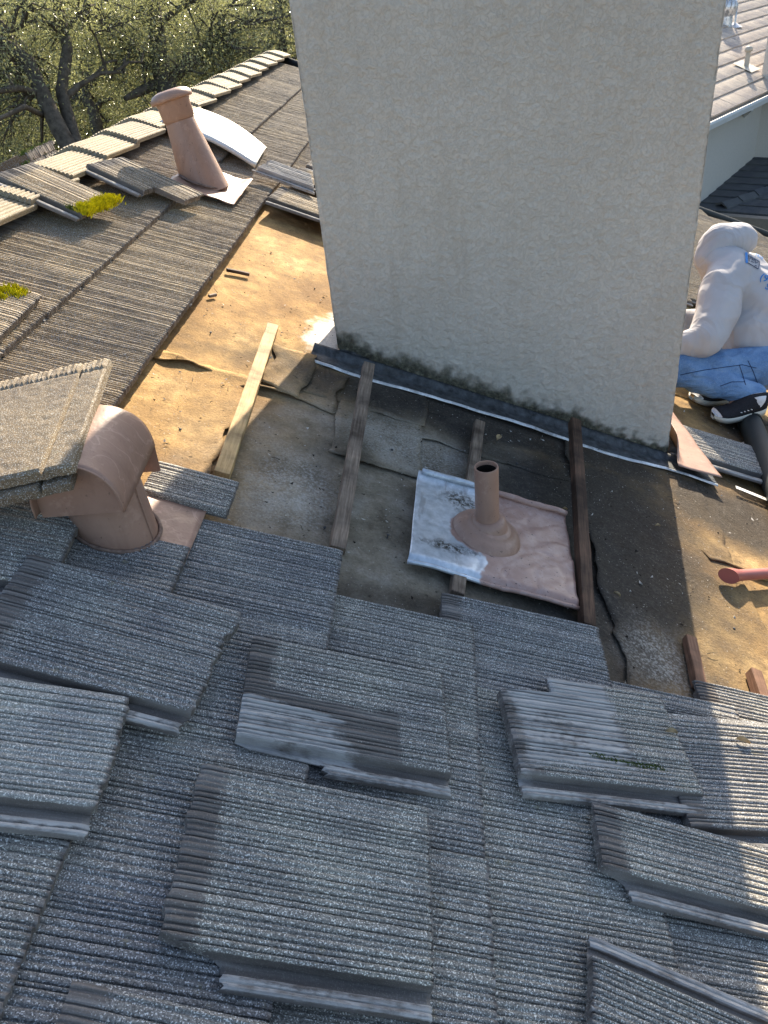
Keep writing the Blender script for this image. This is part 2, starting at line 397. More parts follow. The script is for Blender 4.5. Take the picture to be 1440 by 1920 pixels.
# ------------------------------------------------------------------ ground and hill
def ground_z(x, y):
    z = -4.6 + .25 * fbm(x, y, 2, .12)
    d = max(-x * .75 + (y - 10) * .55, y - 11)
    z += 10.5 * sstep(8, 40, d) + 3 * sstep(40, 200, math.hypot(x, y))
    return z
mb = MB()
def gfn(u, v):
    k = lambda t: math.copysign(abs(2 * t - 1) ** 2.2, 2 * t - 1) * 700
    x, y = k(u), k(v) + 8; return (x, y, ground_z(x, y))
mb.grid(110, 110, gfn)
ground = mb.build('ground', M['ground'], smooth=True); ground['kind'] = 'structure'

# ------------------------------------------------------------------ roof deck
S_AP, S_EAVE, C_NEAR, C_FAR = -1.334, 5.5, -3.2, 9.35
mb = MB()
mb.box((S_AP, C_NEAR, -.03), (S_EAVE, C_FAR, -.004))
roof = mb.build('roof_deck', M['felt'], mw=M_ROOF); roof['kind'] = 'structure'
roof['label'] = 'low tiled roof slope stripped to brown felt around the chimney'
ap = rw(S_AP, 0, 0)
M_BACK = Matrix.Translation((ap.x, 0, ap.z)) @ Matrix.Rotation(math.pi, 4, 'Z') @ Matrix.Rotation(PITCH, 4, 'Y')   # x runs down the far slope
mb = MB(); mb.box((0, -C_FAR, -.03), (5.5, -C_NEAR, .03))
back = mb.build('roof_slope', M['tile_old'], mw=M_BACK); back['kind'] = 'structure'

# felt sheets, each lapped over the next
def felt_sheet(s0, s1, c0, c1, n0, seed, edge=.018, lift=.006, wr=.004, res=.018):
    mb = MB(); nu = max(6, int((s1 - s0) / res)); nv = max(6, int((c1 - c0) / res))
    def fn(u, v):
        s = s0 + (s1 - s0) * u; c = c0 + (c1 - c0) * v
        e = min(u * (s1 - s0), (1 - u) * (s1 - s0), v * (c1 - c0), (1 - v) * (c1 - c0))
        k = 1 - sstep(0, .12, e)
        s += k * edge * fbm(s, c, seed, 7); c += k * edge * fbm(s, c, seed + 4, 7)
        n = n0 + wr * fbm(s, c, seed + 9, 5, 3) * .6 + wr * .25 * fbm(s, c, seed, 22, 2) + lift * sstep(0, .05, .05 - e) * max(0, .3 + 1.6 * nz(s, c, seed, 6))
        return (s, c, n)
    mb.grid(nu, nv, fn)
    o = mb.build('felt_sheet', M['felt'], roof, smooth=True); mod(o, 'SOLIDIFY', thickness=.003, offset=-1); return o
felt_sheet(-.95, 2.6, 1.02, 2.50, .004, 1)                 # base layer
felt_sheet(-.95, .10, 2.30, 4.45, .009, 2, .03, .022)      # upper left sheet
felt_sheet(-.95, -.21, 1.20, 2.345, .012, 3, .03, .016)    # lower left sheet
felt_sheet(-.17, -.02, 2.33, 2.66, .018, 4, .03, .018)
felt_sheet(-.03, .41, 2.37, 2.78, .011, 5, .012, .008)
felt_sheet(.10, .40, 2.035, 2.40, .013, 6, .015, .006)
felt_sheet(.02, 1.50, 2.30, 2.80, .008, 7, .02)
felt_sheet(.96, 1.52, 1.05, 2.62, .012, 8, .025, .012)
felt_sheet(1.40, 3.0, 2.05, 3.75, .009, 9, .03, .010)
felt_sheet(1.42, 3.0, 3.45, 4.6, .012, 10, .04, .012)

# ------------------------------------------------------------------ roof tiles
TL, TW, CW, EXP = .42, .33, .298, .3445
def tile_mesh(name, L=TL, W=TW, seed=0, x0f=None, x1f=None, nx=34, mat='tile', limef=None, baref=None, head=.060, lip=True, rag=.0035, dens=1., deep=.0193, ls=1.):
    r = random.Random(seed)
    if lip: pr = [(y_ * ls, z_) for y_, z_ in ((0, .001), (.0015, .0085), (.004, .0108), (.007, .0100), (.0085, .0075), (.010, .0098), (.0135, .0108), (.016, .0090), (.0175, .002), (.024, .0014), (.0305, .002), (.0318, .0185), (.0332, .0225))]
    else: pr = [(0, .006), (.002, .018), (.004, .0225)]
    y = pr[-1][0] + .001
    while y < W - .007:
        w = r.choice((.0045, .0055, .0065, .0072, .008, .0095, .0125) if deep > .0185 else (.006, .007, .008, .009, .011)) * dens; g = .0042 if deep < .0185 else r.choice((.0030, .0036, .0042)); dz = r.uniform(-.0011, .0011)
        w = min(w, W - .002 - y)
        if deep < .0185: pr += [(y, .0222 + dz), (y + w * .22, .0246 + dz), (y + w * .5, .0255 + dz), (y + w * .78, .0246 + dz), (y + w, .0222 + dz)]
        else: pr += [(y, .0232 + dz), (y + min(.002, w * .25), .0246 + dz), (y + w * .5, .0249 + dz), (y + w - min(.002, w * .25), .0245 + dz), (y + w, .0230 + dz)]
        if y + w + g < W - .004: q_ = deep + (r.choice((0, 0, .0005, .0015, .0028)) if deep > .0185 else 0); pr += [(y + w + .0010, q_), (y + w + g - .0010, q_)]
        y += w + g
    pr.append((W - .001, .022)); pr.append((W, .016))
    ny = len(pr); v = []; bare = []; lime = []
    for j, (y, zt) in enumerate(pr):
        a = (x0f(y / W) if x0f else 0) * L; b = (x1f(y / W) if x1f else 1) * L
        a += rag * .5 * nz(y, seed, 1, 60); b += rag * (nz(y, seed, 4, 70) + .5 * nz(y, seed, 8, 230))
        for i in range(nx + 1):
            u = i / nx; x = a + (b - a) * u
            e = sstep(0, .006, min(x - a, b - x))
            z = zt + (.0007 * nz(x, y + seed, 3, 25) + .0005 * nz(x, y, seed, 120)) * (1 if y > .034 * ls else .4) - .0025 * (1 - e)
            yy = y + .0007 * nz(x, seed + j * .37, 6, 30)
            v.append((x, yy, z))
            hb = .72 - .72 * sstep(head - .03, head + .024, x + .012 * nz(x, y, seed, 16) + .010 * nz(j * .61, seed, 2))
            if y < .0322 * ls and lip: hb = max(hb, .92)
            hb = max(hb, .8 * sstep(.004, 0, b - x)); bb = baref(x / L, y / W) if baref else 0
            ll = limef(x / L, y / W) if limef else 0
            if lip and .001 < y < .0168 * ls: ll = max(ll, .66 + .28 * nz(x, y, seed, 16))
            if b - x < .005: ll = max(ll, .30 + .6 * nz(y, seed, 5, 60))
            bare.append(max(hb, bb * (.8 + .5 * nz(j * .73, seed, 4)))); lime.append(max(0, min(1, ll * (.85 + .7 * nz(j * .57, seed + 3, 1) + .3 * nz(x, y, 6, 90)))))
    f = []
    for j in range(ny - 1):
        for i in range(nx):
            k = j * (nx + 1) + i; f.append((k, k + 1, k + nx + 2, k + nx + 1))
    # underside and ends
    base = len(v)
    for j, (y, zt) in enumerate(pr):
        zb = .0128 if y > W - .032 else 0.
        for i in (0, nx):
            p = v[j * (nx + 1) + i]; q = .003 * nz(y, seed, i + 2, 90)
            v.append((p[0] + q, p[1], min(zb, p[2] - .001))); bare.append(.5); lime.append(0)
    for j in range(ny - 1):
        t0 = j * (nx + 1); t1 = t0 + nx + 1; b0 = base + 2 * j; b1 = b0 + 2
        f += [(t0, t1, b1, b0), (t0 + nx, b0 + 1, b1 + 1, t1 + nx), (b0, b1, b1 + 1, b0 + 1)]
    f.append(tuple(range(nx, -1, -1))[::-1] + (base + 1, base)); k = (ny - 1) * (nx + 1)
    f.append(tuple(k + i for i in range(nx, -1, -1)) + (base + 2 * ny - 2, base + 2 * ny - 1))
    return mesh(name, v, f, M[mat], attrs={'bare': bare, 'lime': lime})
VAR = [tile_mesh('roof_tile', seed=k + 1) for k in range(6)]
VAR_OLD = [tile_mesh('roof_tile', seed=k + 21, mat='tile_old', dens=1.05, deep=.0178) for k in range(4)]
ntile = 0
def put_tile(k, cfar, m=None, da=0, dn=0, ds=0):
    global ntile; ntile += 1
    sb = .18 + EXP * k
    if m is None:
        vs_ = VAR_OLD if (k <= -2 or cfar > 3.5) else VAR
        m = vs_[rnd.randrange(len(vs_))]
    mw = Matrix.Translation((sb - TL + rnd.uniform(-.004, .004) + ds, cfar - TW + rnd.uniform(-.002, .002), .02 + dn)) @ Matrix.Rotation(rad(da + rnd.uniform(-.35, .35)), 4, 'Z') @ Matrix.Rotation(rad(-3.65), 4, 'Y')
    return link('roof_tile', m, roof, mw)
def jn(k): return 1.071 if k % 2 else .917           # joint phase of a course
def course(k, c0, c1):
    c = jn(k) - 30 * CW
    while c < c1 + .001:
        if c - CW > c0 - .16: put_tile(k, c)
        c += CW
course(-3, 1.2, 9.3)
course(-2, .9, 9.3)
course(-1, .3, 1.40); course(-1, 4.25, 9.3)
course(0, .15, 1.53); course(1, .25, 1.38); course(2, .35, 1.25); put_tile(2, 1.490)
course(3, .5, 1.10); put_tile(3, 1.325); put_tile(4, 1.42, da=-.5); put_tile(4, 1.12)
for k in range(0, 4): course(k, 7.0, 9.3)
for k in range(4, 11): course(k, 5.2, 9.3)
for k in range(11, 14): course(k, 6.6, 9.3)
# cut piece above the hooded vent
cut = tile_mesh('roof_tile', .215, .14, 77, lip=False, head=0)
link('roof_tile', cut, roof, Matrix.Translation((-.335, 1.535, .040)) @ Matrix.Rotation(rad(-1), 4, 'Z') @ Matrix.Rotation(rad(-2), 4, 'Y'))

# ridge caps
def ridge_mesh(seed):
    r = random.Random(seed); L = .47; W = .175; v = []; f = []
    pr = []
    y = 0
    while y < W - .006:
        w = r.uniform(.011, .014); dz = r.uniform(-.0006, .0006)
        pr += [(y, .000), (y + w * .3, .0038 + dz), (y + w * .7, .0038 + dz), (y + w, .000), (y + w + .0035, -.0018)]; y += w + .005
    pr = [q for q in pr if q[0] <= W]; pr.append((W, -.004))
    def P(d, h, side):                       # d along flange, h off it
        a = PITCH; rr = .030
        x = d * math.cos(a); z = -d * math.sin(a) - rr * .35 * math.exp(-d / rr) + rr * .1
        return Vector((side * (x + h * math.sin(a)), 0, z + h * math.cos(a)))
    prof = [P(d, h, -1) for d, h in reversed(pr)] + [P(d, h, 1) for d, h in pr]
    low = [P(d, -.020, -1) for d, h in reversed(pr)] + [P(d, -.020, 1) for d, h in pr]
    nxs = 12; n = len(prof)
    for row, s in ((prof, 0), (low, 1)):
        for i in range(nxs + 1):
            for j, p in enumerate(row):
                y = L * i / nxs; q = .004 * nz(j * .31, seed, s) if i in (0, nxs) else 0
                e = .002 if (i in (0, nxs) and s == 0) else 0
                v.append((p.x, y + q, p.z - e + .0006 * nz(p.x, y, seed, 40)))
    o = (nxs + 1) * n
    for i in range(nxs):
        for j in range(n - 1):
            a = i * n + j; f.append((a, a + 1, a + n + 1, a + n)); f.append((o + a, o + a + n, o + a + n + 1, o + a + 1))
        for j in (0, n - 1):
            a = i * n + j; f.append((a, a + n, o + a + n, o + a) if j == 0 else (a, o + a, o + a + n, a + n))
    for j in range(n - 1):
        f.append((j, o + j, o + j + 1, j + 1)); a = nxs * n + j; f.append((a, a + 1, o + a + 1, o + a))
    return mesh('ridge_tile', v, f, M['tile_ridge'])
RV = [ridge_mesh(k) for k in range(3)]
cr = rw(-1.385, 0, .128)
INV = M_ROOF.inverted()
cc = 1.70
while cc < 9.15:
    mw = Matrix.Translation((cr.x + rnd.uniform(-.006, .006), cc, cr.z + rnd.uniform(0, .004))) @ Matrix.Rotation(rad(rnd.uniform(-1, 1)), 4, 'Z') @ Matrix.Rotation(rad(-3.0), 4, 'X') @ Matrix.Rotation(rad(rnd.uniform(-1.5, 1.5)), 4, 'Y')
    link('ridge_tile', RV[rnd.randrange(3)], roof, INV @ mw); cc += .425
# dark rake gutter closing the far end of the slope
mb = MB(); mb.tube([(S_AP, C_FAR + .03, .03), (S_EAVE, C_FAR + .03, .03)], .055, 14)
tag(mb.build('gutter_tube', M['black_plastic'], mw=M_ROOF, smooth=True), 'dark tube along the far end of the roof behind the crouching person', 'gutter')

# ------------------------------------------------------------------ chimney
CH_S0, CH_S1, CH_C0, CH_DEP, CH_H = .064, 1.44, 2.715, .56, 2.6
f0 = rw(CH_S0, CH_C0); WX = (CH_S1 - CH_S0) * CX_
chim = empty('chimney', Matrix.Translation(f0))
tag(chim, 'big square chimney clad in beige stucco rising from the stripped roof', 'chimney')
def worm(x, z):                                     # knock-down stucco: flattened plates with crinkled gaps
    a = fbm(x, z, 1.7, 34, 4)
    t = sstep(-.06, .10, a)
    return .0022 * t + .0008 * fbm(x, z, 8, 90, 2)
def stucco_face(p0, ux, w, nrm, seed, hgt, slope, res=.0062):
    nu = int(w / res); nv = int(hgt / res); v = []; st = []
    for j in range(nv + 1):
        for i in range(nu + 1):
            x = w * i / nu; zb = -slope * x; t = j / nv
            edge = .034 + .016 * fbm(x, seed, 3, 6, 4) + .018 * sstep(.25, 0, x)
            z = zb + edge + (hgt - edge) * t
            hh = z - zb - edge
            d = worm(x + seed * 9, z)
            d -= .006 * sstep(.05, 0, hh) * (.5 + fbm(x, z, 4, 40, 2))
            e = min(x, w - x); d -= .004 * sstep(.012, 0, e)
            wob = .0015 * nz(x, z, seed, 3)
            p = p0 + ux * (x + (.0022 * nz(z, seed, 5, 16) if e < .001 else 0)) + Vector((0, 0, z)) + nrm * (d + wob)
            v.append(p)
            lim = .105 + .05 * fbm(x, seed, 12, 4, 3) + .06 * fbm(x, z, 7, 26, 3) - .045 * sstep(.6, 1.1, x)
            st.append(sstep(1.0, .25, hh / max(.012, lim)) * .96)
    f = [(j * (nu + 1) + i, j * (nu + 1) + i + 1, (j + 1) * (nu + 1) + i + 1, (j + 1) * (nu + 1) + i) for j in range(nv) for i in range(nu)]
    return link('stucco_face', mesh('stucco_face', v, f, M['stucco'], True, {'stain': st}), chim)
TP = math.tan(PITCH)
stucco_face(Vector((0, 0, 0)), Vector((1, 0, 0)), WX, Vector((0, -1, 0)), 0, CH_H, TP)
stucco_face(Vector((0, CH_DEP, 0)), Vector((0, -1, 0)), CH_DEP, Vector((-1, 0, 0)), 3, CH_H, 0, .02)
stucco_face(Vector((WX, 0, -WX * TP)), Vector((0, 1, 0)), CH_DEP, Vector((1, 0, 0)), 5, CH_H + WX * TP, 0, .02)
mb = MB(); mb.box((.006, .006, -.9), (WX - .006, CH_DEP, CH_H - .02)); mb.build('core', M['galv_dirty'], chim)
mb = MB(); mb.box((-.03, -.03, CH_H), (WX + .03, CH_DEP + .03, CH_H + .05)); mb.build('cap', M['galv'], chim)
# apron flashing, in the chimney's own frame (roof axes brought in through TOC)
TOC = Matrix.Translation(-f0) @ M_ROOF
mb = MB()
def apr(u, v):
    s = -.045 + u * 1.665; w = .008 * nz(s, 2, 1, 2.2) + .003 * nz(s, v, 1, 14)
    c = CH_C0 - .002 - v * (.098 + .014 * nz(s, 5, 2, 1.8)); n = .030 - .020 * sstep(0, .45, v) + w * v + .012 * sstep(.85, 1, v) * nz(s, 3, 3, 3)
    return TOC @ Vector((s, c, n + .012))
mb.grid(120, 12, apr); o = mb.build('apron_flashing', M['galv_dirty'], chim, smooth=True); mod(o, 'SOLIDIFY', thickness=.0015)
mb = MB()
def hem(u, v):
    s = -.045 + u * 1.665; p = TOC.inverted() @ apr(u, 1)
    return TOC @ Vector((p.x, p.y - (.013 + .007 * nz(s, 1, 6, 3)) * v - .003 + .003 * nz(s, 1, 6, 9), p.z + .003 * math.sin(math.pi * v) - .004 * v))
mb.grid(120, 5, hem); o = mb.build('flashing_hem', M['hem'], chim, smooth=True); mod(o, 'SOLIDIFY', thickness=.0015)
# painted corner flashing on the downhill side
mb = MB()
def cor(u, v):
    s = CH_S1 - .01 + u * (.185 - .075 * v); c = 2.60 + v * .50
    return TOC @ Vector((s, c, .058 + .06 * (1 - sstep(0, .2, u)) * sstep(0, .3, v) + .006 * nz(s, c, 4, 7) + .006 * u))
mb.grid(16, 24, cor); o = mb.build('corner_flashing', M['brown'], chim, smooth=True); mod(o, 'SOLIDIFY', thickness=.0018)

# ------------------------------------------------------------------ loose battens
def batten(p, q, w, h, mat, label, n0=.018, n1=.018, roll=0):
    (s0, c0), (s1, c1) = p, q; d = Vector((s1 - s0, c1 - c0, n1 - n0)); L = d.length
    mb = MB(); k = 14
    for i in range(k + 1):
        x = L * i / k; t = lambda a: .0022 * nz(x, a, L, 9)
        mb.v += [Vector((x, -w / 2 + t(1), t(2) * .5)), Vector((x, w / 2 + t(3), t(4) * .5)), Vector((x, w / 2 + t(5) - .002, h + t(6))), Vector((x, -w / 2 + t(7) + .002, h + t(8)))]
    for i in range(k):
        for j in range(4):
            a = i * 4 + j; b = i * 4 + (j + 1) % 4; mb.f.append((a, a + 4, b + 4, b))
    mb.f += [(0, 1, 2, 3), (k * 4 + 3, k * 4 + 2, k * 4 + 1, k * 4)]
    mw = M_ROOF @ Matrix.Translation((s0, c0, n0)) @ Matrix.Rotation(math.atan2(d.y, d.x), 4, 'Z') @ Matrix.Rotation(-math.asin(d.z / L), 4, 'Y') @ Matrix.Rotation(rad(roll), 4, 'X')
    o = mb.build('wooden_batten', M[mat], mw=mw); tag(o, label, 'batten', 'wooden battens on the stripped felt')
    mod(o, 'BEVEL', width=.0015, segments=1); return o
R_ = lambda x, y, n=.03: onroof(x, y, n)
batten(R_(415, 892), R_(511, 612), .047, .024, 'wood_tan', 'pale sunlit batten lying on the tan felt above the hooded vent')
batten(R_(633, 1030), R_(690, 690, .085), .044, .024, 'wood_grey', 'long grey batten left of the small pipe, its end on the chimney flashing', .016, .085)
batten(R_(858, 1112), R_(897, 797), .040, .022, 'wood_grey', 'short grey batten running under the small pipe flashing', .012, .030)
batten(R_(1101, 1178), R_(1075, 795, .11), .040, .032, 'wood_dark', 'dark wet batten leaning on the chimney right of the small pipe', .016, .105)
batten(R_(1312, 1290), R_(1293, 1197), .035, .024, 'wood_red', 'short brown batten at the edge of the chimney shadow, lower right')
batten(R_(1438, 1345), R_(1412, 1262), .035, .030, 'wood_red', 'reddish batten end at the right picture edge above the lower tiles')
batten(R_(425, 503), R_(468, 512), .018, .012, 'wood_dark', 'small dark wood stub poking out under the upper tiles')
batten(R_(392, 552), R_(406, 549), .014, .010, 'wood_grey', 'tiny wood splinter beside the upper tile edge')

# ------------------------------------------------------------------ small pipe with half painted flashing
pv = empty('vent_pipe', M_ROOF @ Matrix.Translation((.368, 1.585, .045)))
tag(pv, 'short brown open pipe standing on a half painted metal sheet', 'vent pipe')
PW, PD = .49, .425
def plate(u, v):
    x = PW * u; y = PD * v; r = math.hypot((x - .222), (y - .208))
    z = .004 * fbm(x, y, 3, 6, 3) - .0025 * max(0, .12 - abs(nz(x, y, 9, 11))) * 8
    z += .05 * math.exp(-(r / .085) ** 2) * .35
    z += .006 * math.sin((x * .8 - y) * 70 + 3 * nz(x, y, 3, 6)) * sstep(.26, .42, x) * (1 - sstep(.30, .42, y)) * .3
    z += .012 * sstep(.9, 1, v) - .014 * sstep(.06, 0, v) + .010 * nz(x, 1, 5, 6) * sstep(.2, 0, v)
    return (x + .012 * (v - .5) * 1.3 + .01 * nz(y, 2, 2, 8) * (u > .98), y + .02 * (u - .5) * 0 + .004 * nz(x, 3, 4, 9), z)
mb = MB(); mb.grid(70, 64, plate); o = mb.build('flashing_sheet', M['pipe_plate'], pv, smooth=True); mod(o, 'SOLIDIFY', thickness=.0015)
mb = MB()
mb.tube([Vector(plate(u, 1)) + Vector((0, -.006, .004 + .004 * nz(u, 1, 1, 5))) for u in np.linspace(0.02, 1, 26)], [.010 + .003 * nz(u, 3, 1, 7) for u in np.linspace(0, 1, 26)], 8)
mb.build('rolled_hem', M['pipe_plate'], pv, smooth=True)
mb = MB()
mb.tube([Vector(plate(u, 0)) + Vector((0, .003, .001 + .003 * nz(u, 4, 1, 5))) for u in np.linspace(0., 1, 26)], .0065, 8)
mb.build('lower_hem', M['pipe_plate'], pv, smooth=True)
bc = Vector((.222, .208, .012))
mb = MB(); mb.lathe([(.104, -.008), (.096, .004), (.080, .013), (.067, .017), (.0655, .020), (.060, .0235), (.046, .028), (.03, .0285)], 48, Matrix.Translation(bc))
mb.build('boot', M['brown'], pv, smooth=True)
mb = MB(); mb.lathe([(.060, -.02), (.053, .020), (.047, .031), (.0375, .036), (.030, .0365)], 40, Matrix.Translation(bc + Vector((-.005, 0, .01))) @ PLUMB); mb.build('boot_collar', M['brown'], pv, smooth=True)
mb = MB(); mb.lathe([(.0335, -.03), (.0335, .205), (.0325, .207), (.0295, .207), (.029, .205), (.029, .02)], 32, Matrix.Translation(bc + Vector((-.005, 0, .01))) @ PLUMB)
o = mb.build('pipe', M['brown'], pv, smooth=True); mod(o, 'EDGE_SPLIT', split_angle=rad(50))
mb = MB(); mb.lathe([(.0288, .195), (.0288, .02), (.0, .02)], 28, Matrix.Translation(bc + Vector((-.005, 0, .01))) @ PLUMB); mb.build('pipe_lining', M['near_black'], pv, smooth=True)

# ------------------------------------------------------------------ hooded vent
vs0, vc0 = -.345, 1.385; HVR = PLUMB
hv = empty('hooded_vent', M_ROOF @ Matrix.Translation((vs0, vc0, .055)) @ HVR @ Matrix.Rotation(rad(2), 4, 'Z'))
tag(hv, 'brown metal roof vent with an arched hood, leaning tiles against it', 'roof vent')
mb = MB(); mb.lathe([(.090, -.08), (.085, .135)], 48); o = mb.build('collar', M['brown'], hv, smooth=True)
# hood: arch extruded from a closed back to an open front
def arch(t, y, rx, zt, zb):
    a = math.pi * t; x = -rx * math.cos(a); k = math.sin(a) ** .75
    return x, y, zb + (zt - zb) * k
mb = MB(); nt, nyh = 36, 20
def hoodf(u, v):
    y = .135 - v * .26
    zb = .130 - .010 * v; zt = .258 - .020 * v * v
    if v < .16: zt -= .022 * (1 - v / .16) ** 2
    x, y, z = arch(u, y, .090 + .003 * v, zt, zb)
    if v > .93: x *= 1.012; z += .002
    return (x, y, z)
mb.grid(nt, nyh, hoodf); o = mb.build('hood', M['brown_worn'], hv, smooth=True); mod(o, 'SOLIDIFY', thickness=.0016)
mb = MB(); k = [Vector(hoodf(i / nt, 0)) for i in range(nt + 1)]
low_ = [Vector((p.x * .96, .135 - .05 * (1 - (p.x / .09) ** 2) * 0, .06)) for p in k]
mb.v = k + low_; mb.f = [(i, i + 1, nt + 2 + i, nt + 1 + i) for i in range(nt)]
mb.build('hood_back', M['brown'], hv, smooth=True)
mb = MB(); mb.tube([Vector(hoodf(i / nt, 1)) for i in range(nt + 1)], .0022, 6); mb.build('hood_rim', M['brown'], hv, smooth=True)
mb = MB(); k = [Vector(hoodf(i / nt, .91)) for i in range(nt + 1)]
mb.v = k + [Vector((p.x, p.y, .108)) for p in k]; mb.f = [(i, i + 1, nt + 2 + i, nt + 1 + i) for i in range(nt)]
o = mb.build('baffle', M['brown'], hv); mod(o, 'SOLIDIFY', thickness=.0015)
M['seal'] = plain('old_sealant', (.20, .135, .105), .8, .2, .35, 60, .4)
mb = MB(); mb.tube([Vector((0, .0905, -.03)), Vector((.0, .0905, .1))], .0016, 6); mb.build('seam', M['brown'], hv)
mb = MB(); mb.tube([Vector((.0875, -.022, -.03)), Vector((.0855, -.022, .125))], .0013, 6); mb.build('seam', M['brown'], hv)
def vplate(u, v):
    x = -.16 + .335 * u; y = -.075 + .22 * v
    return (x, y, .006 * fbm(x, y, 6, 7, 2) + .002)
PL = (Matrix.Translation((vs0, vc0, .055)) @ HVR @ Matrix.Rotation(rad(2), 4, 'Z')).inverted() @ Matrix.Translation((vs0, vc0, .055))
mb = MB(); mb.grid(24, 18, lambda u, v: PL @ Vector(vplate(u, v))); o = mb.build('flashing_sheet', M['brown_worn'], hv, smooth=True); mod(o, 'SOLIDIFY', thickness=.0015)

mb = MB(); mb.tube([PL @ Vector((.093 * math.cos(q) * 1.06, .093 * math.sin(q), .008 + .002 * nz(q, 1, 1, 3))) for q in np.linspace(0, 2 * math.pi, 41)], [.005 + .003 * nz(q, 2, 1, 4) for q in np.linspace(0, 2 * math.pi, 41)], 6, False); mb.build('sealant', M['seal'], hv, smooth=True)
# ------------------------------------------------------------------ flue with cap near the ridge
fl = empty('flue_pipe', M_ROOF @ Matrix.Translation((-.815, 4.07, .085)))
tag(fl, 'tall tapered brown flue pipe with a round cap near the ridge', 'flue pipe')
FM = PLUMB @ Matrix.Rotation(rad(-11), 4, 'Y') @ Matrix.Rotation(rad(-4), 4, 'X')
mb = MB(); mb.lathe([(.118, -.05), (.108, .02), (.094, .12), (.080, .22), (.070, .30), (.068, .34)], 40, FM); mb.build('cone', M['brown'], fl, smooth=True)
mb = MB(); mb.lathe([(.074, .295), (.078, .300), (.080, .365), (.083, .372), (.083, .378)], 40, FM); mb.build('collar', M['brown'], fl, smooth=True)
mb = MB(); mb.lathe([(.0, .425), (.06, .424), (.088, .414), (.102, .398), (.103, .385), (.099, .378), (.07, .376)], 40, FM); mb.build('cap', M['brown'], fl, smooth=True)
mb = MB(); mb.lathe([(.071, .29), (.073, .288), (.073, .295)], 40, FM); mb.build('seam_band', M['brown'], fl, smooth=True)
mb = MB(); mb.tube([FM @ Vector((-.119 + .0, .01, -.02)), FM @ Vector((-.095, .01, .12)), FM @ Vector((-.069, .01, .30))], .0016, 6); mb.build('seam', M['brown'], fl)
mb = MB(); mb.tube([FM @ Vector((.03, -.112, -.02)), FM @ Vector((.024, -.090, .12)), FM @ Vector((.02, -.067, .30))], .0014, 6); mb.build('seam', M['brown'], fl)
mb = MB(); mb.tube([Vector((.118 * math.cos(q), .118 * math.sin(q), .016 + .003 * nz(q, 1, 1, 3))) for q in np.linspace(0, 2 * math.pi, 41)], [.006 + .003 * nz(q, 2, 1, 4) for q in np.linspace(0, 2 * math.pi, 41)], 6, False); mb.build('sealant', M['seal'], fl, smooth=True)
mb = MB()
mb.grid(24, 20, lambda u, v: (-.13 + .33 * u, -.21 + .47 * v, .004 + .010 * fbm(u, v, 3, 2.5, 3) + .02 * sstep(.8, 1, u) * v))
o = mb.build('flashing_sheet', M['brown_worn'], fl, smooth=True); mod(o, 'SOLIDIFY', thickness=.0015)

# ------------------------------------------------------------------ loose tiles
def loose(label, s, c, n, a=0, b=0, g=0, L=TL, W=TW, seed=1, name='loose_roof_tile', group='loose tiles lying on the roof', **kw):
    kw.setdefault('ls', 1.3)
    o = link(name, tile_mesh('loose_roof_tile', L, W, seed, **kw), None, pose(s, c, n, a, b, g))
    return tag(o, label, 'roof tile', group)
def lime1(x, y): return sstep(.52, .40, y) * sstep(.60 + .1 * nz(x, y, 2, 5), .42, x + .35 * (y - .2)) * (.75 + .5 * nz(x, y, 3, 4)) + .9 * sstep(.03, 0, abs(y - .44 + .12 * x + .03 * nz(x, 1, 1, 9))) * sstep(.55, .4, x)
def bare1(x, y): return max(sstep(.60, .50, y + .06 * nz(x, y, 2, 6)) * sstep(.80, .72, x), 0) * .96
loose('bleached loose tile in the shade with a broken lower lip, left of centre', .040, .842, .070, 4.0, 0, 0, .413, .29, 31,
      x0f=lambda y: (.40 + .05 * nz(y, 1, 1, 30)) if y < .075 else (.40 - .40 * sstep(.075, .12, y) if y < .12 else 0), baref=bare1, limef=lime1, nx=48)
loose('large dark tile in the foreground, its lower left corner broken off', .005, .473, .072, 2.2, 0, 0, .410, .338, 32,
      x0f=lambda y: (.235 + .03 * nz(y, 1, 1, 30)) if y < .10 else (.235 * (1 - sstep(.10, .17, y)) if y < .17 else .015 * nz(y, 3, 3, 12)), nx=48)
def lime3(x, y): return (.62 + .3 * nz(x, y, 5, 5)) * sstep(.74, .60, x + .05 * nz(x, y, 5, 6)) * sstep(.16, .26, y) * sstep(0, .12, x) + .9 * sstep(.45, .25, abs(x - .30)) * sstep(.25, .75, y + .25 * nz(x, y, 1, 5)) * (.5 + .6 * nz(x, y, 8, 4)) + .55 * sstep(.25, .0, x) * sstep(.5, .1, y)
def bare3(x, y): return .95 * sstep(.72, .60, x + .05 * nz(x, y, 5, 6)) * sstep(.22, .30, y)
t3 = loose('notched pale grey loose tile with a strip of moss, right of centre', .600, .911, .072, 8.0, 0, 0, .422, .305, 33,
      x0f=lambda y: .0 if y < .82 else (.30 * sstep(.82, .85, y)), baref=bare3, limef=lime3, nx=48)
loose('ribbed tile at the right edge crossed by the chimney shadow line', .975, .893, .058, 9.5, -2, 0, .42, .33, 34)
loose('narrow broken tile at the lower right, lip snapped at its left end', .735, .745, .074, -1.5, 0, 0, .44, .180, 35,
      x0f=lambda y: (.12 + .02 * nz(y, 1, 1, 30)) if y < .19 else (.12 * (1 - sstep(.19, .27, y)) if y < .27 else 0))
loose('tile turned end for end in the bottom right corner', 1.106, .585, .074, 168.5, 0, 0, .42, .33, 36)
loose('big tile lying over the left course, its right end chipped', -.462, .868, .080, -1.0, 0, 0, .445, .315, 37,
      x1f=lambda y: .94 + .05 * sstep(.5, .95, y) + .035 * nz(y, 2, 2, 6) - .04 * sstep(.25, 0, y), nx=44, rag=.008)
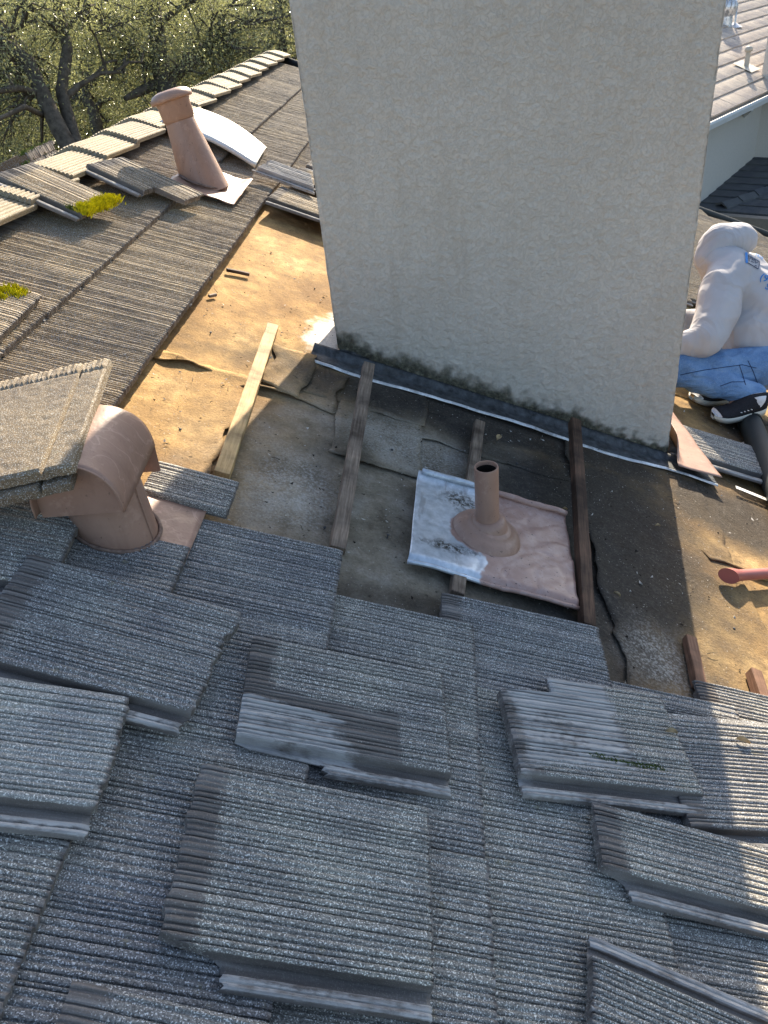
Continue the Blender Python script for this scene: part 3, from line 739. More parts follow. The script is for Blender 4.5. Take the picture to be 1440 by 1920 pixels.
loose('light grey tile at the left edge below the big chipped tile', -.525, .600, .078, 6.5, 0, 0,   .395, .26, 38, mat='tile_pale', x1f=lambda y: 1 - .03 * sstep(.5, 0, y) + .012 * nz(y, 2, 2, 9), rag=.007)
loose('tile head just entering the bottom left corner', -.097, .140, .072, -1.5, 0, 0, .42, .31, 39)
loose('tile dropped across the ridge caps beside the flue, its near end stepped', -1.235, 3.535, .118, -13, 2, 0, .43, .33, 40, mat='tile_old',
      x1f=lambda y: .66 if y < .40 else (.66 + .34 * sstep(.40, .44, y)))
mo = loose('tile with a thick yellow moss fringe lying on the ridge caps', -1.40, 3.03, .128, -6.5, 4, 0, .36, .315, 41, mat='tile_old')
mo2 = loose('tile with small moss cushions at the far left edge', -1.30, 1.915, .072, 3, 0, 0, .42, .39, 42, mat='tile_old')
loose('dark tile right of the chimney beside the black pipe', 1.445, 2.725, .028, -3, -2, 0, .44, .30, 43)
loose('weathered tile pushed against the chimney behind the bare felt', -.50, 4.10, .075, -5, -1, 0, .42, .33, 44, mat='tile_old')
loose('upper weathered tile beside the chimney edge behind the white sheet', -.46, 4.55, .095, -4, -1, 0, .42, .33, 45, mat='tile_old')
loose('farther weathered tile beside the chimney edge with open side channel', -.42, 4.98, .085, -3, -1, 0, .42, .33, 46, mat='tile_old')

# moss growths (parts of the tiles they grow on)
def moss(parent, pts, h, seed, mat='moss', blades=60, sp=.008):
    mb = MB(); r = random.Random(seed)
    for (x, y, z, k) in pts:
        for i in range(int(blades * k)):
            px, py = x + r.gauss(0, sp * k), y + r.gauss(0, sp * k); l = h * k * r.uniform(.4, 1.2); w = .0022
            d = Vector((r.gauss(0, .4), r.gauss(0, .4), 1)).normalized() * l; a = r.uniform(0, 6.28); q = Vector((math.cos(a), math.sin(a), 0)) * w
            p = Vector((px, py, z)); mb.add([p - q, p + q, p + d + q * .5, p + d - q * .5], [(0, 1, 2, 3)])
    o = mb.build('moss', M[mat], parent); o['kind'] = 'stuff'; return o
moss(mo, [(.375 - .05 * abs(nz(t, 1, 1, 6)) - .015 * rnd.random(), .05 + .26 * t, .020, .8 + .5 * nz(t, 4, 4, 5)) for t in np.linspace(0, 1, 60)], .034, 1, 'moss', 110, .013)
moss(mo, [(.30 + .05 * t, .045 + .02 * t, .018, .7) for t in np.linspace(0, 1, 10)], .016, 2, 'mossg', 50, .010)
moss(mo2, [(.34, .36, .022, 1.3), (.36, .34, .022, 1.0), (.31, .33, .022, .9), (.33, .29, .022, .9), (.28, .35, .022, .7), (.37, .37, .022, .8)], .014, 3, 'moss', 150, .011)
moss(t3, [(.17 + .17 * t + .004 * rnd.random(), .098 + .01 * rnd.random() - .012 * t, .0235, .5) for t in np.linspace(0, 1, 40)], .005, 4, 'mossg', 22, .007)

# two tiles stacked across the hood
def slab_mesh(seed, L=.42, W=.33):
    v = []; f = []; nx, ny = 46, 70
    for j in range(ny + 1):
        for i in range(nx + 1):
            x = L * i / nx; y = W * j / ny
            strip = sstep(L - .045, L - .038, x)
            z = .024 + strip * (.004 * max(0, math.sin(y * 520 + 8 * x)) + .001) + .0012 * fbm(x, y, seed, 50, 2)
            z -= .010 * (math.exp(-((y - .062) / .0022) ** 2)) * (1 - strip * .3) + .002 * math.exp(-((x - L + .043) / .004) ** 2)
            if y < .062: z -= .003
            z -= .004 * (1 - sstep(0, .005, min(x, L - x, y, W - y)))
            xx = x + (.004 * nz(y, seed, 1, 60) if i in (0, nx) else 0)
            v.append((xx, y, z))
    n = nx + 1
    f = [(j * n + i, j * n + i + 1, (j + 1) * n + i + 1, (j + 1) * n + i) for j in range(ny) for i in range(nx)]
    rim = [i for i in range(n)] + [j * n + nx for j in range(1, ny + 1)] + [ny * n + i for i in range(nx - 1, -1, -1)] + [j * n for j in range(ny - 1, 0, -1)]
    b = len(v)
    for q, k in enumerate(rim): v.append((v[k][0] + .002 * nz(q, 1, seed, .7), v[k][1], 0))
    R = len(rim)
    f += [(rim[q], b + q, b + (q + 1) % R, rim[(q + 1) % R]) for q in range(R)]; f.append(tuple(b + q for q in range(R))[::-1])
    return mesh('stacked_tile', v, f, M['tile_brown'], attrs={'bare': [0] * len(v), 'lime': [0] * len(v)})
SLAB = (-.400, 1.246, .284, 99.7, -2.7, -29)
tag(link('stacked_tile', slab_mesh(2), None, pose(*SLAB)), 'upper of two sunlit tiles stacked against the arched hood', 'roof tile', 'tiles stacked on the hooded vent')
s2 = link('stacked_tile', slab_mesh(5), None, pose(*SLAB) @ Matrix.Translation((-.012, .016, -.029)) @ Matrix.Rotation(rad(2.5), 4, 'Z'))
tag(s2, 'lower of two tiles stacked against the arched hood, mostly in shade', 'roof tile', 'tiles stacked on the hooded vent')
# loose tile under the stack that it leans on
loose('dark tile under the stacked pair, left of the hooded vent', -.80, 1.03, .070, 6, 0, 0, .42, .33, 51)

# stack of mossy tiles beyond the ridge
for i, (dx, dn, lab) in enumerate(((0, 0, 'top'), (.035, -.036, 'second'), (.075, -.074, 'third'), (.10, -.110, 'lowest'))):
    o = at(101 + i * 4, 264 + i * 17, 3.92)
    mw = Matrix.Translation(o) @ Matrix.Rotation(rad(180 + rnd.uniform(-4, 4)), 4, 'Z') @ Matrix.Rotation(rad(20), 4, 'Y') @ Matrix.Rotation(rad(3), 4, 'X')
    t = tile_mesh('mossy_tile', .42, .34, 60 + i, mat='tile_moss', lip=False, head=0)
    mw = Matrix.Translation(o) @ Matrix.Rotation(rad(rnd.uniform(-4, 4)), 4, 'Z') @ Matrix.Rotation(rad(-16), 4, 'Y') @ Matrix.Scale(1.75, 4, (0, 0, 1)) @ Matrix.Translation((-.42, -.34, -.02))
    tt = tag(link('mossy_tile', t, None, mw), '%s tile of the mossy stack beyond the ridge at the far left' % {'top': 'topmost', 'second': 'second', 'third': 'third', 'lowest': 'lowest'}[lab], 'roof tile', 'mossy tiles stacked beyond the ridge')
    moss(tt, [(.405 - .02 * rnd.random(), .34 * q, .020, .6 + .5 * rnd.random()) for q in np.linspace(0, 1, 34)], .010, 70 + i, 'mossg', 26, .009)

# ------------------------------------------------------------------ sheet metal, shards, rods behind
mb = MB()
q = [onroof(*p) for p in ((300, 226, .13), (372, 205, .13), (500, 273, .10), (481, 305, .12))]
def sheetf(u, v):
    a = Vector((*q[0], .14)).lerp(Vector((*q[3], .12)), u); b = Vector((*q[1], .14)).lerp(Vector((*q[2], .09)), u); p = a.lerp(b, v)
    p.z += .03 * math.sin(u * 3.1) + .012 * sstep(.2, 0, v) * -1
    return p
mb.grid(20, 12, sheetf); o = mb.build('metal_sheet', M['sheet_white'], mw=M_ROOF, smooth=True); mod(o, 'SOLIDIFY', thickness=.02, offset=-1)
tag(o, 'bright white bent metal sheet lying behind the flue pipe', 'metal sheet')
sh = tile_mesh('tile_shard', .36, .16, 81, mat='tile_ridge', lip=True, head=0, limef=lambda x, y: .9, x0f=lambda y: .08 * nz(y, 1, 1, 9) + .1 * y, x1f=lambda y: 1 - .25 * y)
s_, c_ = onroof(478, 318, .12)
tag(link('tile_shard', sh, None, pose(s_, c_ - .03, .11, -12, -2, 14)), 'pale broken tile piece between the flue and the chimney', 'tile piece')
for k, (p, q_, lab) in enumerate((((512, 366, .09), (600, 382, .09), 'upper of two thin metal rods lying beside the chimney'), ((512, 371, .09), (600, 390, .09), 'lower of two thin metal rods lying beside the chimney'))):
    a = onroof(*p); b = onroof(*q_)
    mb = MB(); mb.tube([rw(*a, .09), rw(*(Vector(a).lerp(Vector(b), .5)), .093), rw(*b, .09)], .006, 8)
    tag(mb.build('metal_rod', M['galv'], smooth=True), lab, 'rod', 'metal rods by the chimney')

# ------------------------------------------------------------------ things on the right
a = rw(*onroof(1366, 1080, .045), .045); dr = (rw(*onroof(1440, 1075, .045), .045) - a).normalized()
mb = MB(); L = .62; R0 = .024; n = 28; prof = []
xx = dr; yy = N.cross(xx).normalized(); zz = xx.cross(yy)
def tubept(x, ang, r): return a + xx * (x - .020 * math.cos(ang) * (x < .001)) + yy * (math.cos(ang) * r) * 1 + zz * math.sin(ang) * r
for x, r in ((0, R0 * 1.08), (.02, R0), (.05, R0 * .80), (.09, R0 * .78), (L, R0 * .78)):
    for i in range(n): mb.v.append(tubept(x, 2 * math.pi * i / n, r))
for k in range(4):
    for i in range(n): p = k * n + i; q2 = k * n + (i + 1) % n; mb.f.append((p, q2, q2 + n, p + n))
mb.f.append(tuple(range(n))[::-1]); mb.f.append(tuple(4 * n + i for i in range(n)))
o = mb.build('tool_handle', M['red'], smooth=True); mod(o, 'EDGE_SPLIT', split_angle=rad(40))
tag(o, 'red round tool handle with a flat end on the sunlit felt', 'tool handle')
# black plastic pipe under the shoe
mb = MB(); p0 = rw(*onroof(1397, 770, .06), .06); p1 = rw(*onroof(1450, 900, .06), .06); dd = (p1 - p0).normalized()
mb.tube([p0, p0.lerp(p1, .22)], .055, 20); mb.tube([p0.lerp(p1, .2), p1 + dd * .35], .05, 20)
o = mb.build('black_pipe', M['black_plastic'], smooth=True); mod(o, 'EDGE_SPLIT', split_angle=rad(40)); tag(o, 'black plastic pipe lying under the shoe at the right edge', 'pipe')
# perforated strip
a = Vector((*onroof(1380, 913, .03), .03)); b = Vector((*onroof(1462, 946, .03), .03)); dx = (b - a).normalized(); dy = Vector((-dx.y, dx.x, 0)); Ls = (b - a).length
bm = bmesh.new(); nh = 9; w = .022
rows = [(-w / 2), w / 2]
for i in range(nh):
    x0 = Ls * i / nh; x1 = Ls * (i + 1) / nh; xm = (x0 + x1) / 2; r = .0042
    ring = [bm.verts.new(a + dx * (xm + r * math.cos(t)) + dy * (r * math.sin(t))) for t in [2 * math.pi * (k + .5) / 8 for k in range(8)]]
    cs = [bm.verts.new(a + dx * x + dy * y) for x, y in ((x1, w / 2), (x0, w / 2), (x0, -w / 2), (x1, -w / 2))]
    for k in range(4):
        bm.faces.new((cs[k], cs[(k + 1) % 4], ring[(2 * k + 2) % 8], ring[(2 * k + 1) % 8])); bm.faces.new((cs[k], ring[(2 * k + 1) % 8], ring[2 * k]))
        bm.faces.new((cs[k], ring[2 * k], ring[(2 * k + 7) % 8])) if False else None
bmesh.ops.remove_doubles(bm, verts=bm.verts, dist=.0001)
m_ = bpy.data.meshes.new('metal_strip'); bm.to_mesh(m_); bm.free(); m_.materials.append(M['sheet_white'])
o = link('metal_strip', m_, None, M_ROOF); mod(o, 'SOLIDIFY', thickness=.0012); tag(o, 'white perforated metal strip on the dark felt at the right edge', 'metal strip')

# ------------------------------------------------------------------ litter
mb = MB(); r = random.Random(5)
for i in range(1500):
    s = r.uniform(-.5, 2.3); c = r.uniform(1.3, 3.6)
    if r.random() > .25 + .9 * sstep(-.2, .4, fbm(s, c, 4, 2.2, 3)): continue
    k = r.choice((.0012, .0015, .002, .002, .003, .0045)); p = Vector((s, c, .0145 + k * .4))
    mb.add([p + Vector((r.gauss(0, k), r.gauss(0, k), r.gauss(0, k * .5))) for _ in range(4)], [(0, 1, 2), (0, 1, 3), (1, 2, 3), (0, 2, 3)])
o = mb.build('debris', M['chip'], mw=M_ROOF); o['kind'] = 'stuff'; o['label'] = 'pale mortar crumbs scattered over the felt'; o['category'] = 'debris'
mb = MB()
for i in range(700):
    s = r.uniform(-.5, 2.3); c = r.uniform(1.3, 3.6); k = r.uniform(.0015, .004); p = Vector((s, c, .015 + k * .4))
    mb.add([p + Vector((r.gauss(0, k), r.gauss(0, k), r.gauss(0, k * .4))) for _ in range(4)], [(0, 1, 2), (0, 1, 3), (1, 2, 3), (0, 2, 3)])
o = mb.build('debris', M['near_black'], mw=M_ROOF); o['kind'] = 'stuff'; o['label'] = 'dark crumbs scattered over the felt'; o['category'] = 'debris'
def dry_leaf(px, py, n, ang, l, label):
    s, c = onroof(px, py, n); mb = MB()
    def fn(u, v):
        x = l * (u - .5); w = l * .22 * math.sin(math.pi * min(1, max(0, u))) ** .8 * (v - .5) * 2
        return (x, w, .006 * (v - .5) ** 2 * 4 + .004 * math.sin(u * 3))
    mb.grid(10, 4, fn)
    tag(mb.build('dry_leaf', M['dryleaf'], mw=pose(s, c, n, ang), smooth=True), label, 'leaf', 'dry leaves')
dry_leaf(934, 822, .03, 70, .045, 'curled dry leaf on black felt under the chimney')
dry_leaf(1156, 1116, .02, -30, .022, 'small pale leaf right of the dark leaning batten')
dry_leaf(1232, 987, .02, 20, .022, 'small round leaf near the chimney shadow tip')
dry_leaf(1392, 1391, .095, -8, .035, 'tan leaf on the sunlit ribbed tile at the right edge')
dry_leaf(1258, 1374, .10, 5, .030, 'thin tan leaf beside the notched tile')
dry_leaf(1058, 956, .02, 10, .018, 'tiny leaf beside the small pipe flashing')

NAIL = mesh('nail', *(lambda q: (q.v, q.f))((lambda q: (q.lathe([(.0, .0045), (.0042, .0042), (.0045, .003), (.0018, .002), (.0018, -.01)], 8), q)[1])(MB())), M['galv_dirty'], True)
for (s, c) in ((.30, 1.72), (.31, 2.18), (-.33, 1.95), (-.42, 2.62), (1.38, 1.70), (1.33, 2.25), (.76, 2.30), (.12, 1.66), (-.12, 3.35), (-.35, 3.6), (1.62, 1.78)):
    link('nail', NAIL, roof, Matrix.Translation((s + rnd.uniform(-.02, .02), c + rnd.uniform(-.04, .04), .011)) @ Matrix.Rotation(rnd.uniform(-.4, .4), 4, 'X'))
mb = MB()
for i in range(70):
    s = r.uniform(-.5, 2.3); c = r.uniform(1.3, 3.6); a_ = r.uniform(0, 3.14); l_ = r.uniform(.008, .035); p_ = Vector((s, c, .019)); d_ = Vector((math.cos(a_), math.sin(a_), r.uniform(-.1, .2))) * l_
    mb.tube([p_, p_ + d_ * .5 + Vector((0, 0, .002)), p_ + d_], [.0012, .001, .0006], 5)
o = mb.build('twigs', M['bark'], mw=M_ROOF); o['kind'] = 'stuff'; o['label'] = 'tiny twigs strewn over the felt'; o['category'] = 'twigs'

# ------------------------------------------------------------------ neighbouring wing
def hor_dir(vx, vy):                                   # horizontal direction that vanishes at this pixel
    d = AX * ((vx - 720) / F_PX) + AU * (-(vy - 960) / F_PX) + AF; d.z = 0; return d.normalized()
P0 = at(1335, 220, 12.5); E1 = hor_dir(2285, -146); E2 = Vector((-E1.y, E1.x, 0))
if E2.dot(C) < 0: E2 = -E2
def ray_plane(px, py, p, n):
    d = at(px, py, 1) - CAM; return CAM + d * ((p - CAM).dot(n) / d.dot(n))
nb = empty('neighbour_house', Matrix.Translation(P0)); NI = Matrix.Translation(-P0)
tag(nb, 'pale house wing with light brown tiled roof and white gutter behind the chimney', 'house')
WOFF = P0 + E2 * .35
wall_top = P0.z - .02
def quadbox(name, mat, a, b, zl, zh, parent, thick=.1):   # vertical wall slab between two plan points
    mb = MB(); n = (b - a).cross(Vector((0, 0, 1))).normalized() * thick
    pts = [Vector((p.x, p.y, z)) for z in (zl, zh) for p in (a, b, b + n, a + n)]
    mb.add([NI @ p for p in pts], [(0, 3, 2, 1), (4, 5, 6, 7), (0, 1, 5, 4), (1, 2, 6, 5), (2, 3, 7, 6), (3, 0, 4, 7)]); return mb.build(name, mat, parent)
corner = ray_plane(1417, 230, WOFF, E2)
quadbox('wall', M['wall_paint'], WOFF - E1 * 6, corner, -4.5, wall_top + .1, nb)
quadbox('wall', M['wall_paint'], corner, corner - E2 * 5, -4.5, wall_top + 1.1, nb)
# upper roof rows of flat tile
UPV = (E2 * math.cos(PITCH) + Vector((0, 0, math.sin(PITCH)))); UN = E1.cross(UPV).normalized()
if UN.z < 0: UN = -UN
rf = link('roof', mesh('roof', [NI @ (P0 + E1 * x + UPV * y - UN * .03) for x, y in ((-.8, -.05), (9, -.05), (9, 5.6), (3.0, 5.6))], [(0, 1, 2, 3)], M['nroof_light']), nb)
def flat_tile(seed, w=.30, L=.42, t=.035, ribs=6):
    v = []; f = []; r = random.Random(seed); n = ribs * 4
    for j in range(n + 1):
        x = w * j / n; h = t + (.006 if (j % 4) in (1, 2) else 0)
        v += [(x, 0, 0), (x, 0, h), (x, L, h * .35), (x, L, -.01)]
    for j in range(n):
        a = j * 4; f += [(a, a + 4, a + 5, a + 1), (a + 1, a + 5, a + 6, a + 2)]
    f += [(0, 1, 2, 3), (n * 4 + 3, n * 4 + 2, n * 4 + 1, n * 4)]
    return mesh('flat_tile', v, f, None)
ft = [flat_tile(k) for k in range(2)]
ftl = [m.copy() for m in ft]; ftd = [m.copy() for m in ft]
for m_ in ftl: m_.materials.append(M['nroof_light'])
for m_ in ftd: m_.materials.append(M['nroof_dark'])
def frame(o, x, y, z): return Matrix(((x.x, y.x, z.x, o.x), (x.y, y.y, z.y, o.y), (x.z, y.z, z.z, o.z), (0, 0, 0, 1)))
ROWS = 20
for r_ in range(ROWS):
    for k in range(-6, 30):
        x = k * .305 + (.15 if r_ % 2 else 0) + rnd.uniform(-.003, .003); p = P0 + E1 * x + UPV * (r_ * .345 - .02) + UN * rnd.uniform(0, .004)
        px_ = (p - CAM); dep = px_.dot(AF); uu = 720 + F_PX * px_.dot(AX) / dep; vv = 960 - F_PX * px_.dot(AU) / dep
        if 1318 < uu < 1520 and -90 < vv < 330: link('flat_tile', ftl[rnd.randrange(2)], rf, NI @ frame(p, E1, UPV, UN))
# gutter, downspout
mb = MB(); g0 = P0 - E2 * .10
for zl, zh, t in ((-.16, -.015, 0),):
    pts = [g0 + E1 * x + E2 * y + Vector((0, 0, z)) for x in (-5, corner.dot(E1) - P0.dot(E1) + .05) for y, z in ((0, -.02), (.012, -.02), (.03, -.13), (.11, -.13), (.11, -.15), (.02, -.15), (-.01, -.06))]
    mb.add([NI @ p for p in pts], [tuple(range(7))[::-1], tuple(range(7, 14))] + [(i, (i + 1) % 7, 7 + (i + 1) % 7, 7 + i) for i in range(7)])
mb.build('gutter', M['white_paint'], nb)
mb = MB()
d0 = ray_plane(1410, 205, P0, E2); d1 = ray_plane(1393, 218, WOFF - E2 * .06, E2); d2 = ray_plane(1379, 302, WOFF - E2 * .06, E2)
d1 = Vector((d1.x, d1.y, d1.z)); d2 = Vector((d1.x, d1.y, d2.z))
mb.tube([NI @ p for p in (d0, d0.lerp(d1, .9), d1 - Vector((0, 0, .06)), d2)], .035, 8); mb.build('downspout', M['white_paint'], nb)
# lower dark roof running down along the wall
Q1 = ray_plane(1400, 300, WOFF, E2); Q0 = ray_plane(1312, 374, WOFF, E2)
LD = (Q1 - Q0).normalized(); E2L = hor_dir(-52, 134)
if E2L.dot(C) > 0: E2L = -E2L
E2L = (-E2 * .8 + E2L * .2).normalized()
LN = LD.cross(E2L).normalized()
if LN.z < 0: LN = -LN
LX = LN.cross(LD).normalized()          # along the courses
if LX.dot(E2L) < 0: LX = -LX
lowr = empty('lower_roof', Matrix.Translation(Q0)); LI = Matrix.Translation(-Q0)
tag(lowr, 'shaded dark slate grey roof below the pale wall, at the right edge', 'roof')
fd = math.copysign(1, LN.dot(LX.cross(LD)))
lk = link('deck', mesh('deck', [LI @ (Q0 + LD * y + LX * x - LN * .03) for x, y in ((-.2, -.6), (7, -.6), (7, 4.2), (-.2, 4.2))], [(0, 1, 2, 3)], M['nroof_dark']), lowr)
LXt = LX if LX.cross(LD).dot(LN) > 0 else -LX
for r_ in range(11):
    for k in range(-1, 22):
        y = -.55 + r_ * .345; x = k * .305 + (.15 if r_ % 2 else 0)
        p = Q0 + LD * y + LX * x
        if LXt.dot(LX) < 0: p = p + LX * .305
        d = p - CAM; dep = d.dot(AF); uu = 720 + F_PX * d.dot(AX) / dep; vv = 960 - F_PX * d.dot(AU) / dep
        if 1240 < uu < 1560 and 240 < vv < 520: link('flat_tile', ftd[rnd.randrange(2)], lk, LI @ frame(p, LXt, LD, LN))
# raised hip caps across the lower roof
h0 = ray_plane(1352, 392, Q0, LN); h1 = ray_plane(1450, 356, Q0, LN); hd = (h1 - h0); nl = int(hd.length / .36) + 1; hdn = hd.normalized()
for i in range(nl):
    mb = MB(); p = h0 + hdn * (.36 * i); sd = LN.cross(hdn)
    pts = []
    for x in (0, .42):
        for y, z in ((-.14, .03), (-.13, .065), (0, .125), (.13, .065), (.14, .03), (0, .09)):
            pts.append(LI @ (p + hdn * x + sd * y + LN * (z - x * .05)))
    mb.add(pts, [tuple(range(6)), tuple(range(11, 5, -1))] + [(i_, 6 + i_, 6 + (i_ + 1) % 6, (i_ + 1) % 6) for i_ in range(6)])
    mb.build('hip_cap', M['nroof_dark'], lk)
mb = MB(); e0 = Q0 - LD * .62
for a_, b_ in ((0, 1),):
    pts = [LI @ (e0 + LX * x + Vector((0, 0, z)) - LD * y) for x in (-.3, 7) for y, z in ((0, .03), (.12, .03), (.12, -.16), (0, -.16))]
    mb.add(pts, [(0, 1, 2, 3), (7, 6, 5, 4), (0, 4, 5, 1), (1, 5, 6, 2), (2, 6, 7, 3), (3, 7, 4, 0)])
mb.build('fascia', M['fascia'], lowr)
# vents on the upper roof
def on_up(px, py): return ray_plane(px, py, P0 + UN * .03, UN)
p = on_up(1399, 126); vb = empty('vent_stack', Matrix.Translation(p)); tag(vb, 'small pale capped pipe on the light brown roof, top right', 'vent pipe')
mb = MB(); mb.lathe([(.045, -.1), (.045, .27)], 16); mb.build('pipe', M['tan_paint'], vb, smooth=True)
mb = MB(); mb.lathe([(.0, .345), (.06, .335), (.07, .30), (.07, .26), (.045, .255)], 16); mb.build('cap', M['tan_paint'], vb, smooth=True)
mb = MB(); mb.grid(4, 4, lambda u, v: (E1 * (u - .5) * .45 + UPV * (v - .5) * .4 + UN * .02)); mb.build('flashing_sheet', M['tan_paint'], vb)
p = on_up(1360, 44); vb = empty('turbine_vent', Matrix.Translation(p)); tag(vb, 'rounded ribbed metal vent on the light brown roof beside the chimney top', 'roof vent')
for i in range(14):
    mb = MB(); a0 = 2 * math.pi * i / 14
    pts = []
    for j in range(9):
        t = j / 8; rr = .12 + .09 * math.sin(math.pi * min(1, t * 1.05)) if t < .95 else .06; z = .12 + .36 * t
        for da in (0, .38): pts.append((rr * math.cos(a0 + da + .5 * t), rr * math.sin(a0 + da + .5 * t), z))
    mb.add(pts, [(2 * j, 2 * j + 1, 2 * j + 3, 2 * j + 2) for j in range(8)]); o = mb.build('blade', M['galv'], vb, smooth=True)
mb = MB(); mb.lathe([(.14, -.12), (.13, .13)], 24); mb.build('base', M['galv'], vb, smooth=True)
mb = MB(); mb.lathe([(.0, .52), (.09, .50), (.16, .46)], 24); mb.build('cap', M['galv'], vb, smooth=True)
p = on_up(1377, 48); mb = MB(); mb.lathe([(.022, -.05), (.022, .38)], 10, caps=(False, True)); mb.lathe([(.16, -.03), (.03, .05)], 16)
tag(mb.build('thin_pipe', M['galv'], mw=Matrix.Translation(p), smooth=True), 'thin grey pipe next to the rounded metal vent', 'vent pipe')

# ------------------------------------------------------------------ trees beyond the ridge
def tree(name, label, limbs, crowns, nleaf, mat='leaf', seed=1, twigs=60, lsize=.05, group='oaks beyond the ridge'):
    r = random.Random(seed); base = limbs[0][0][0]
    root = empty(name, Matrix.Translation(base)); tag(root, label, 'tree', group); TI = -base
    nodes = []; mb = MB()
    for pts, rs in limbs:
        P = []; Rr = []
        for i in range(len(pts) - 1):
            for k in range(6):
                t = k / 6; p = pts[i].lerp(pts[i + 1], t); rr = rs[i] + (rs[i + 1] - rs[i]) * t
                p = p + Vector((nz(p.z, seed, 1, 1.7), nz(p.z, seed, 5, 1.7), 0)) * .06; P.append(p); Rr.append(rr * (1 + .12 * nz(p.z, seed, 8, 5)))
        P.append(pts[-1]); Rr.append(rs[-1]); nodes += P
        mb.tube([p + TI for p in P], Rr, 10)
    mb.build('trunk', M['bark'], root, smooth=True)
    mt = MB(); ml = MB(); cl = []
    for k in range(twigs):
        cc_, rr = crowns[r.randrange(len(crowns))]
        while True:
            d = Vector((r.uniform(-1, 1), r.uniform(-1, 1), r.uniform(-1, 1)))
            if d.length < 1: break
        e = cc_ + Vector((d.x * rr[0], d.y * rr[1], d.z * rr[2])); s_ = min(nodes, key=lambda q: (q - e).length + .6 * r.random())
        mid = s_.lerp(e, .5) + Vector((r.gauss(0, .15), r.gauss(0, .15), r.gauss(.05, .12)))
        l = (e - s_).length; mt.tube([s_ + TI, s_.lerp(mid, .55) + TI + Vector((0, 0, .05)), mid + TI, mid.lerp(e, .6) + TI, e + TI], [.012 + .012 * l, .010 + .009 * l, .008 + .007 * l, .006, .003], 5, False)
        cl += [e, mid.lerp(e, .5), mid, mid.lerp(e, .75)]
        for q in range(3):
            e2 = e + Vector((r.gauss(0, .25), r.gauss(0, .25), r.gauss(0, .2))); mt.tube([mid.lerp(e, .5) + TI, e2 + TI], [.006, .002], 4, False); cl.append(e2)
    mt.build('branches', M['bark'], root)
    for i in range(nleaf):
        q = cl[r.randrange(len(cl))]; p = q + TI + Vector((r.gauss(0, .17), r.gauss(0, .17), r.gauss(0, .15)))
        n_ = Vector((r.gauss(0, 1), r.gauss(0, 1), r.gauss(.5, .8))).normalized(); a_ = n_.orthogonal().normalized(); a_ = Matrix.Rotation(r.uniform(0, 6.28), 3, n_) @ a_; b_ = n_.cross(a_)
        L_ = lsize * r.uniform(.55, 1.15); w_ = L_ * r.uniform(.28, .42)
        ml.add([p - a_ * L_ * .5, p + b_ * w_ * .5 + n_ * .003, p + a_ * L_ * .5, p - b_ * w_ * .5 + n_ * .003], [(0, 1, 2, 3)])
    ml.build('crown', M[mat], root)
def gbase(p): return Vector((p.x, p.y, ground_z(p.x, p.y) - .1))
z1 = 9.2
A0 = at(150, 330, z1); g = gbase(A0 + Vector((.2, 0, 0)))
tree('oak_tree', 'dark forked oak at the left edge, rising behind the ridge caps',
     [([g, A0, at(108, 235, z1), at(78, 170, z1), at(52, 118, z1 + .1), at(20, 92, z1 + .1), at(-40, 50, z1)], [.16, .115, .10, .09, .085, .07, .04]),
      ([A0, at(128, 215, z1 + .2), at(116, 170, z1 + .2), at(124, 95, z1 + .3), at(112, 35, z1 + .3), at(102, -20, z1 + .3), at(95, -110, z1)], [.11, .075, .07, .065, .06, .05, .03]),
      ([at(52, 118, z1 + .1), at(25, 85, z1 + .4), at(0, 45, z1 + .5), at(-20, 0, z1 + .6)], [.06, .05, .045, .03]),
      ([at(70, 175, z1), at(35, 165, z1 - .3), at(-10, 172, z1 - .5)], [.05, .04, .03]),
      ([at(80, 215, z1), at(48, 200, z1 - .5), at(-5, 225, z1 - .8)], [.035, .028, .02]),
      ([at(122, 185, z1 + .2), at(150, 160, z1 + .3), at(185, 138, z1 + .5), at(230, 135, z1 + .7)], [.045, .035, .03, .015]),
      ([at(119, 75, z1 + .3), at(95, 45, z1 + .1), at(60, 40, z1), at(20, 60, z1 - .2)], [.035, .03, .02, .012]),
      ([at(120, 60, z1 + .3), at(140, 35, z1 + .3), at(165, 10, z1 + .3)], [.035, .025, .015])],
     [(at(40, 60, z1), (1.1, 1.0, .9)), (at(130, 20, z1 + .5), (1.1, 1.0, .7)), (at(20, 220, z1 + .6), (.7, .8, .5)), (at(190, 90, z1 + 1.2), (.9, .8, .7)), (at(-60, 100, z1), (.9, .9, .9))], 24000, 'leaf', 3, 90)
z2 = 10.6
B0 = at(318, 190, z2); g = gbase(B0)
tree('oak_tree', 'dark thick trunked oak right behind the flue pipe',
     [([g, B0, at(305, 140, z2), at(298, 90, z2), at(292, 40, z2), at(284, -20, z2), at(280, -100, z2)], [.2, .16, .13, .12, .11, .09, .06]),
      ([at(305, 158, z2), at(345, 125, z2 + .2), at(375, 95, z2 + .4), at(410, 75, z2 + .6)], [.12, .10, .07, .03]),
      ([at(300, 155, z2), at(262, 172, z2 - .2), at(235, 185, z2 - .4)], [.07, .06, .03]),
      ([at(298, 110, z2), at(275, 125, z2), at(262, 100, z2), at(245, 80, z2)], [.05, .04, .03, .015]),
      ([at(292, 50, z2), at(330, 20, z2), at(370, 0, z2)], [.05, .04, .02])],
     [(at(330, 50, z2), (1.4, 1.1, .8)), (at(450, 60, z2 + .8), (1.3, 1.1, .8)), (at(240, 60, z2), (.9, .8, .8)), (at(400, 110, z2 + 1), (1.0, .9, .5))], 30000, 'leaf', 5, 105)
z3 = 12.4
D0 = at(178, 240, z3); g = gbase(D0)
